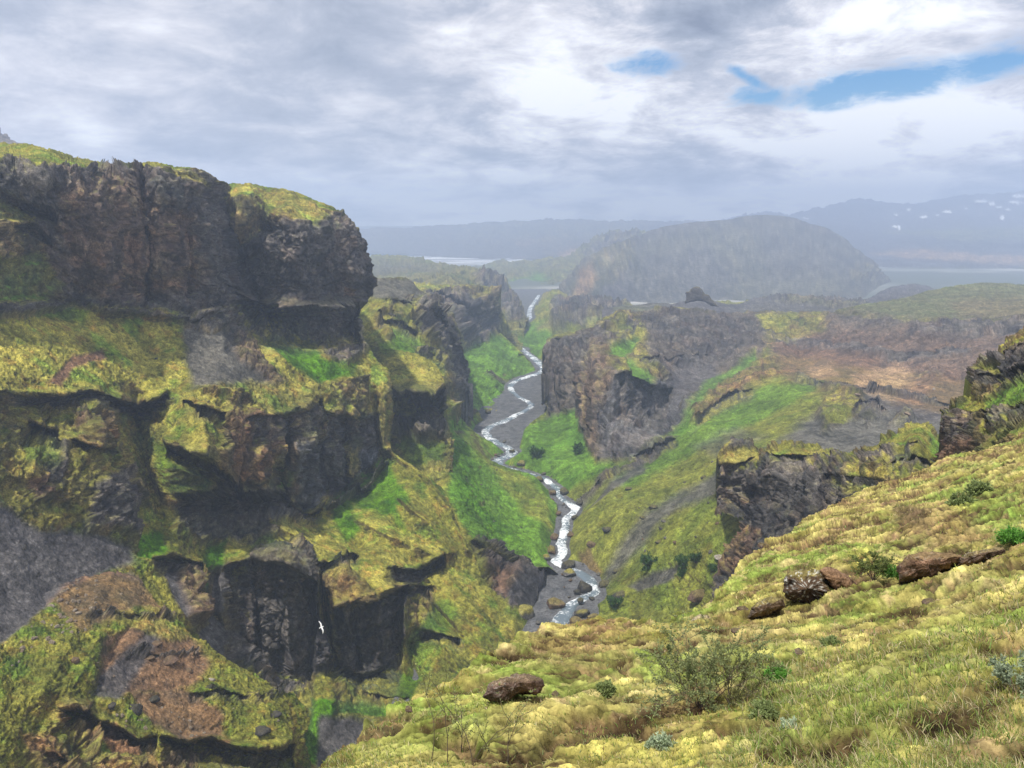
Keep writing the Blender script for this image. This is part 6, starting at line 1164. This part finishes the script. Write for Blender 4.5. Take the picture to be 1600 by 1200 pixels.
# grass and low growth on the near slope, far too many blades to count
def grass():
    G, X, Y = SURF['near_slope']; nv, nu = X.shape; rs = np.random.RandomState(3)
    n = 150000; i = rs.randint(20, nv - 2, n); j = rs.randint(1, nu - 2, n)
    P = G[i, j]; px, py = X[i, j], Y[i, j]; dist = np.linalg.norm(P, axis=1)
    dens = fbm(P / 0.35, 3, 0.6, 601) + 0.7 * fbm(P / 1.1, 3, 0.6, 602)
    gz = sstep(60, 0, -poly_sd(px, py, [(1180, 1060), (1500, 1010), (1600, 930), (1700, 1000), (1700, 1300), (1180, 1300)], 60)) 
    keep = (dens + 0.35 * gz + rs.uniform(-0.25, 0.25, n) > 0.12) & (dist < 26) & (py < 1290)
    P = P[keep]; dist = dist[keep]; dens = dens[keep]; gz = gz[keep]; n = len(P)
    L = rs.uniform(0.012, 0.045, n) * (0.7 + 0.9 * gz) * np.clip(0.6 + dist * 0.10, 0.7, 2.4); wd = rs.uniform(0.0007, 0.0018, n) * np.clip(dist / 2.6, 1, 6)
    an = rs.uniform(0, 6.283, n); side = np.stack([np.cos(an), np.sin(an), 0 * an], 1); lean = rs.normal(0, 0.45, (n, 3)); lean[:, 2] = 0; lean[:, 0] -= 0.25
    up = np.array([0, 0, 1.0]) + lean; up /= np.linalg.norm(up, axis=1, keepdims=True)
    b0, b1 = P - side * wd[:, None], P + side * wd[:, None]; m = P + up * L[:, None] * 0.55; m0, m1 = m - side * wd[:, None] * 0.7, m + side * wd[:, None] * 0.7
    tip = P + up * L[:, None] * 0.95 + lean * L[:, None] * 0.35 - np.array([0, 0, 0.1]) * L[:, None]
    V = np.stack([b0, b1, m1, m0, tip], 1).reshape(-1, 3); V[0::5, 2] -= 0.004; V[1::5, 2] -= 0.004
    k = np.arange(n) * 5; loops = np.stack([k, k + 1, k + 2, k + 3, k + 3, k + 2, k + 4], 1).reshape(-1)
    me = bpy.data.meshes.new('grass'); me.vertices.add(len(V)); me.vertices.foreach_set('co', V.reshape(-1).astype(np.float32)); me.loops.add(len(loops)); me.loops.foreach_set('vertex_index', loops.astype(np.int32))
    st = np.stack([np.arange(n) * 7, np.arange(n) * 7 + 4], 1).reshape(-1); me.polygons.add(2 * n); me.polygons.foreach_set('loop_start', st.astype(np.int32)); me.update(calc_edges=True)
    pal = np.array([[0.30, 0.32, 0.08], [0.18, 0.29, 0.06], [0.46, 0.42, 0.17], [0.55, 0.47, 0.28], [0.24, 0.30, 0.13], [0.25, 0.17, 0.09]]); pr = np.array([0.3, 0.22, 0.2, 0.12, 0.1, 0.06])
    ci = rs.choice(6, n, p=pr); gi = (rs.uniform(size=n) < gz * 0.5); ci[gi] = rs.choice([1, 0, 3], gi.sum()); c = pal[ci] * rs.uniform(0.7, 1.3, (n, 1))
    ca = me.color_attributes.new('cover', 'FLOAT_COLOR', 'POINT'); ca.data.foreach_set('color', np.c_[np.repeat(c, 5, 0), np.ones(5 * n)].reshape(-1).astype(np.float32))
    me.materials.append(LEAF); o = bpy.data.objects.new('grass', me); COL.objects.link(o); tag(o, 'short grass blades growing through the moss of the near slope', 'grass', None, 'stuff')
grass()

# ---- the white gull gliding below
def gull():
    c = at(502.5, 980.0, 75.0); white = bpy.data.materials.new('feathers'); white.use_nodes = True; t = NT(white.node_tree); b = t.n['Principled BSDF']
    g = t.add('ShaderNodeTexCoord').outputs['Object']; t.l.new(t.mix(t.noise(g, 12, 3), (0.80, 0.80, 0.80, 1), (0.92, 0.92, 0.90, 1)), b.inputs['Base Color']); b.inputs['Roughness'].default_value = 0.7
    v, f = [], []
    # along x: tail at -0.24, bill at +0.26; wings along y
    sec = [(-0.27, 0.006, 0.05), (-0.22, 0.012, 0.045), (-0.14, 0.035, 0.035), (-0.04, 0.058, 0.055), (0.06, 0.062, 0.06), (0.13, 0.045, 0.045), (0.17, 0.034, 0.036), (0.205, 0.036, 0.038), (0.235, 0.026, 0.028), (0.25, 0.008, 0.009)]
    k = 12
    for x, h, w in sec:
        for j in range(k): a = 6.283 * j / k; v.append((x, math.cos(a) * w, math.sin(a) * h + (0.02 if x > 0.16 else 0)))
    for i in range(len(sec) - 1):
        for j in range(k): f.append([i * k + j, i * k + (j + 1) % k, (i + 1) * k + (j + 1) % k, (i + 1) * k + j])
    f.append(list(range(k))[::-1]); f.append([(len(sec) - 1) * k + j for j in range(k)])
    for s in (-1, 1):
        st = [(0.03, 0.10, -0.09, 0.03), (0.18, 0.12, -0.07, 0.07), (0.34, 0.15, -0.02, 0.09), (0.48, 0.09, -0.04, 0.07), (0.62, 0.0, -0.09, 0.03), (0.70, -0.08, -0.11, 0.0)]
        base = len(v)
        for y, xa, xb, z in st:
            th = 0.014 * (1 - y); v += [(xa, s * y, z), (xa * 0.6 + xb * 0.4, s * y, z + th), (xb, s * y, z), (xa * 0.5 + xb * 0.5, s * y, z - th * 0.3)]
        for i in range(len(st) - 1):
            for j in range(4): f.append([base + i * 4 + j, base + i * 4 + (j + 1) % 4, base + (i + 1) * 4 + (j + 1) % 4, base + (i + 1) * 4 + j])
        f.append([base + (len(st) - 1) * 4 + j for j in range(4)])
    o = mesh_obj('gull', np.array(v), f, None, white); tag(o, 'white gull gliding in front of the dark cliff', 'bird')
    o.location = c; F_ = Vector((0.85, 0.1, 0.35)).normalized(); W = Vector((-0.42, 0.45, 0.85)); W = (W - F_ * W.dot(F_)).normalized(); U = F_.cross(W)
    o.rotation_euler = Matrix((F_, W, U)).transposed().to_euler()
    ym = bpy.data.materials.new('bill'); ym.use_nodes = True; t = NT(ym.node_tree); g = t.add('ShaderNodeTexCoord').outputs['Object']; t.l.new(t.mix(t.noise(g, 40), (0.55, 0.40, 0.08, 1), (0.7, 0.5, 0.1, 1)), t.n['Principled BSDF'].inputs['Base Color'])
    bv = [(0.245, 0.008, 0.02), (0.245, -0.008, 0.02), (0.245, 0, 0.032), (0.245, 0, 0.010), (0.30, 0, 0.014)]
    mesh_obj('bill', np.array(bv), [[0, 2, 4], [2, 1, 4], [1, 3, 4], [3, 0, 4], [0, 3, 1, 2]], None, ym, False, o)
gull()
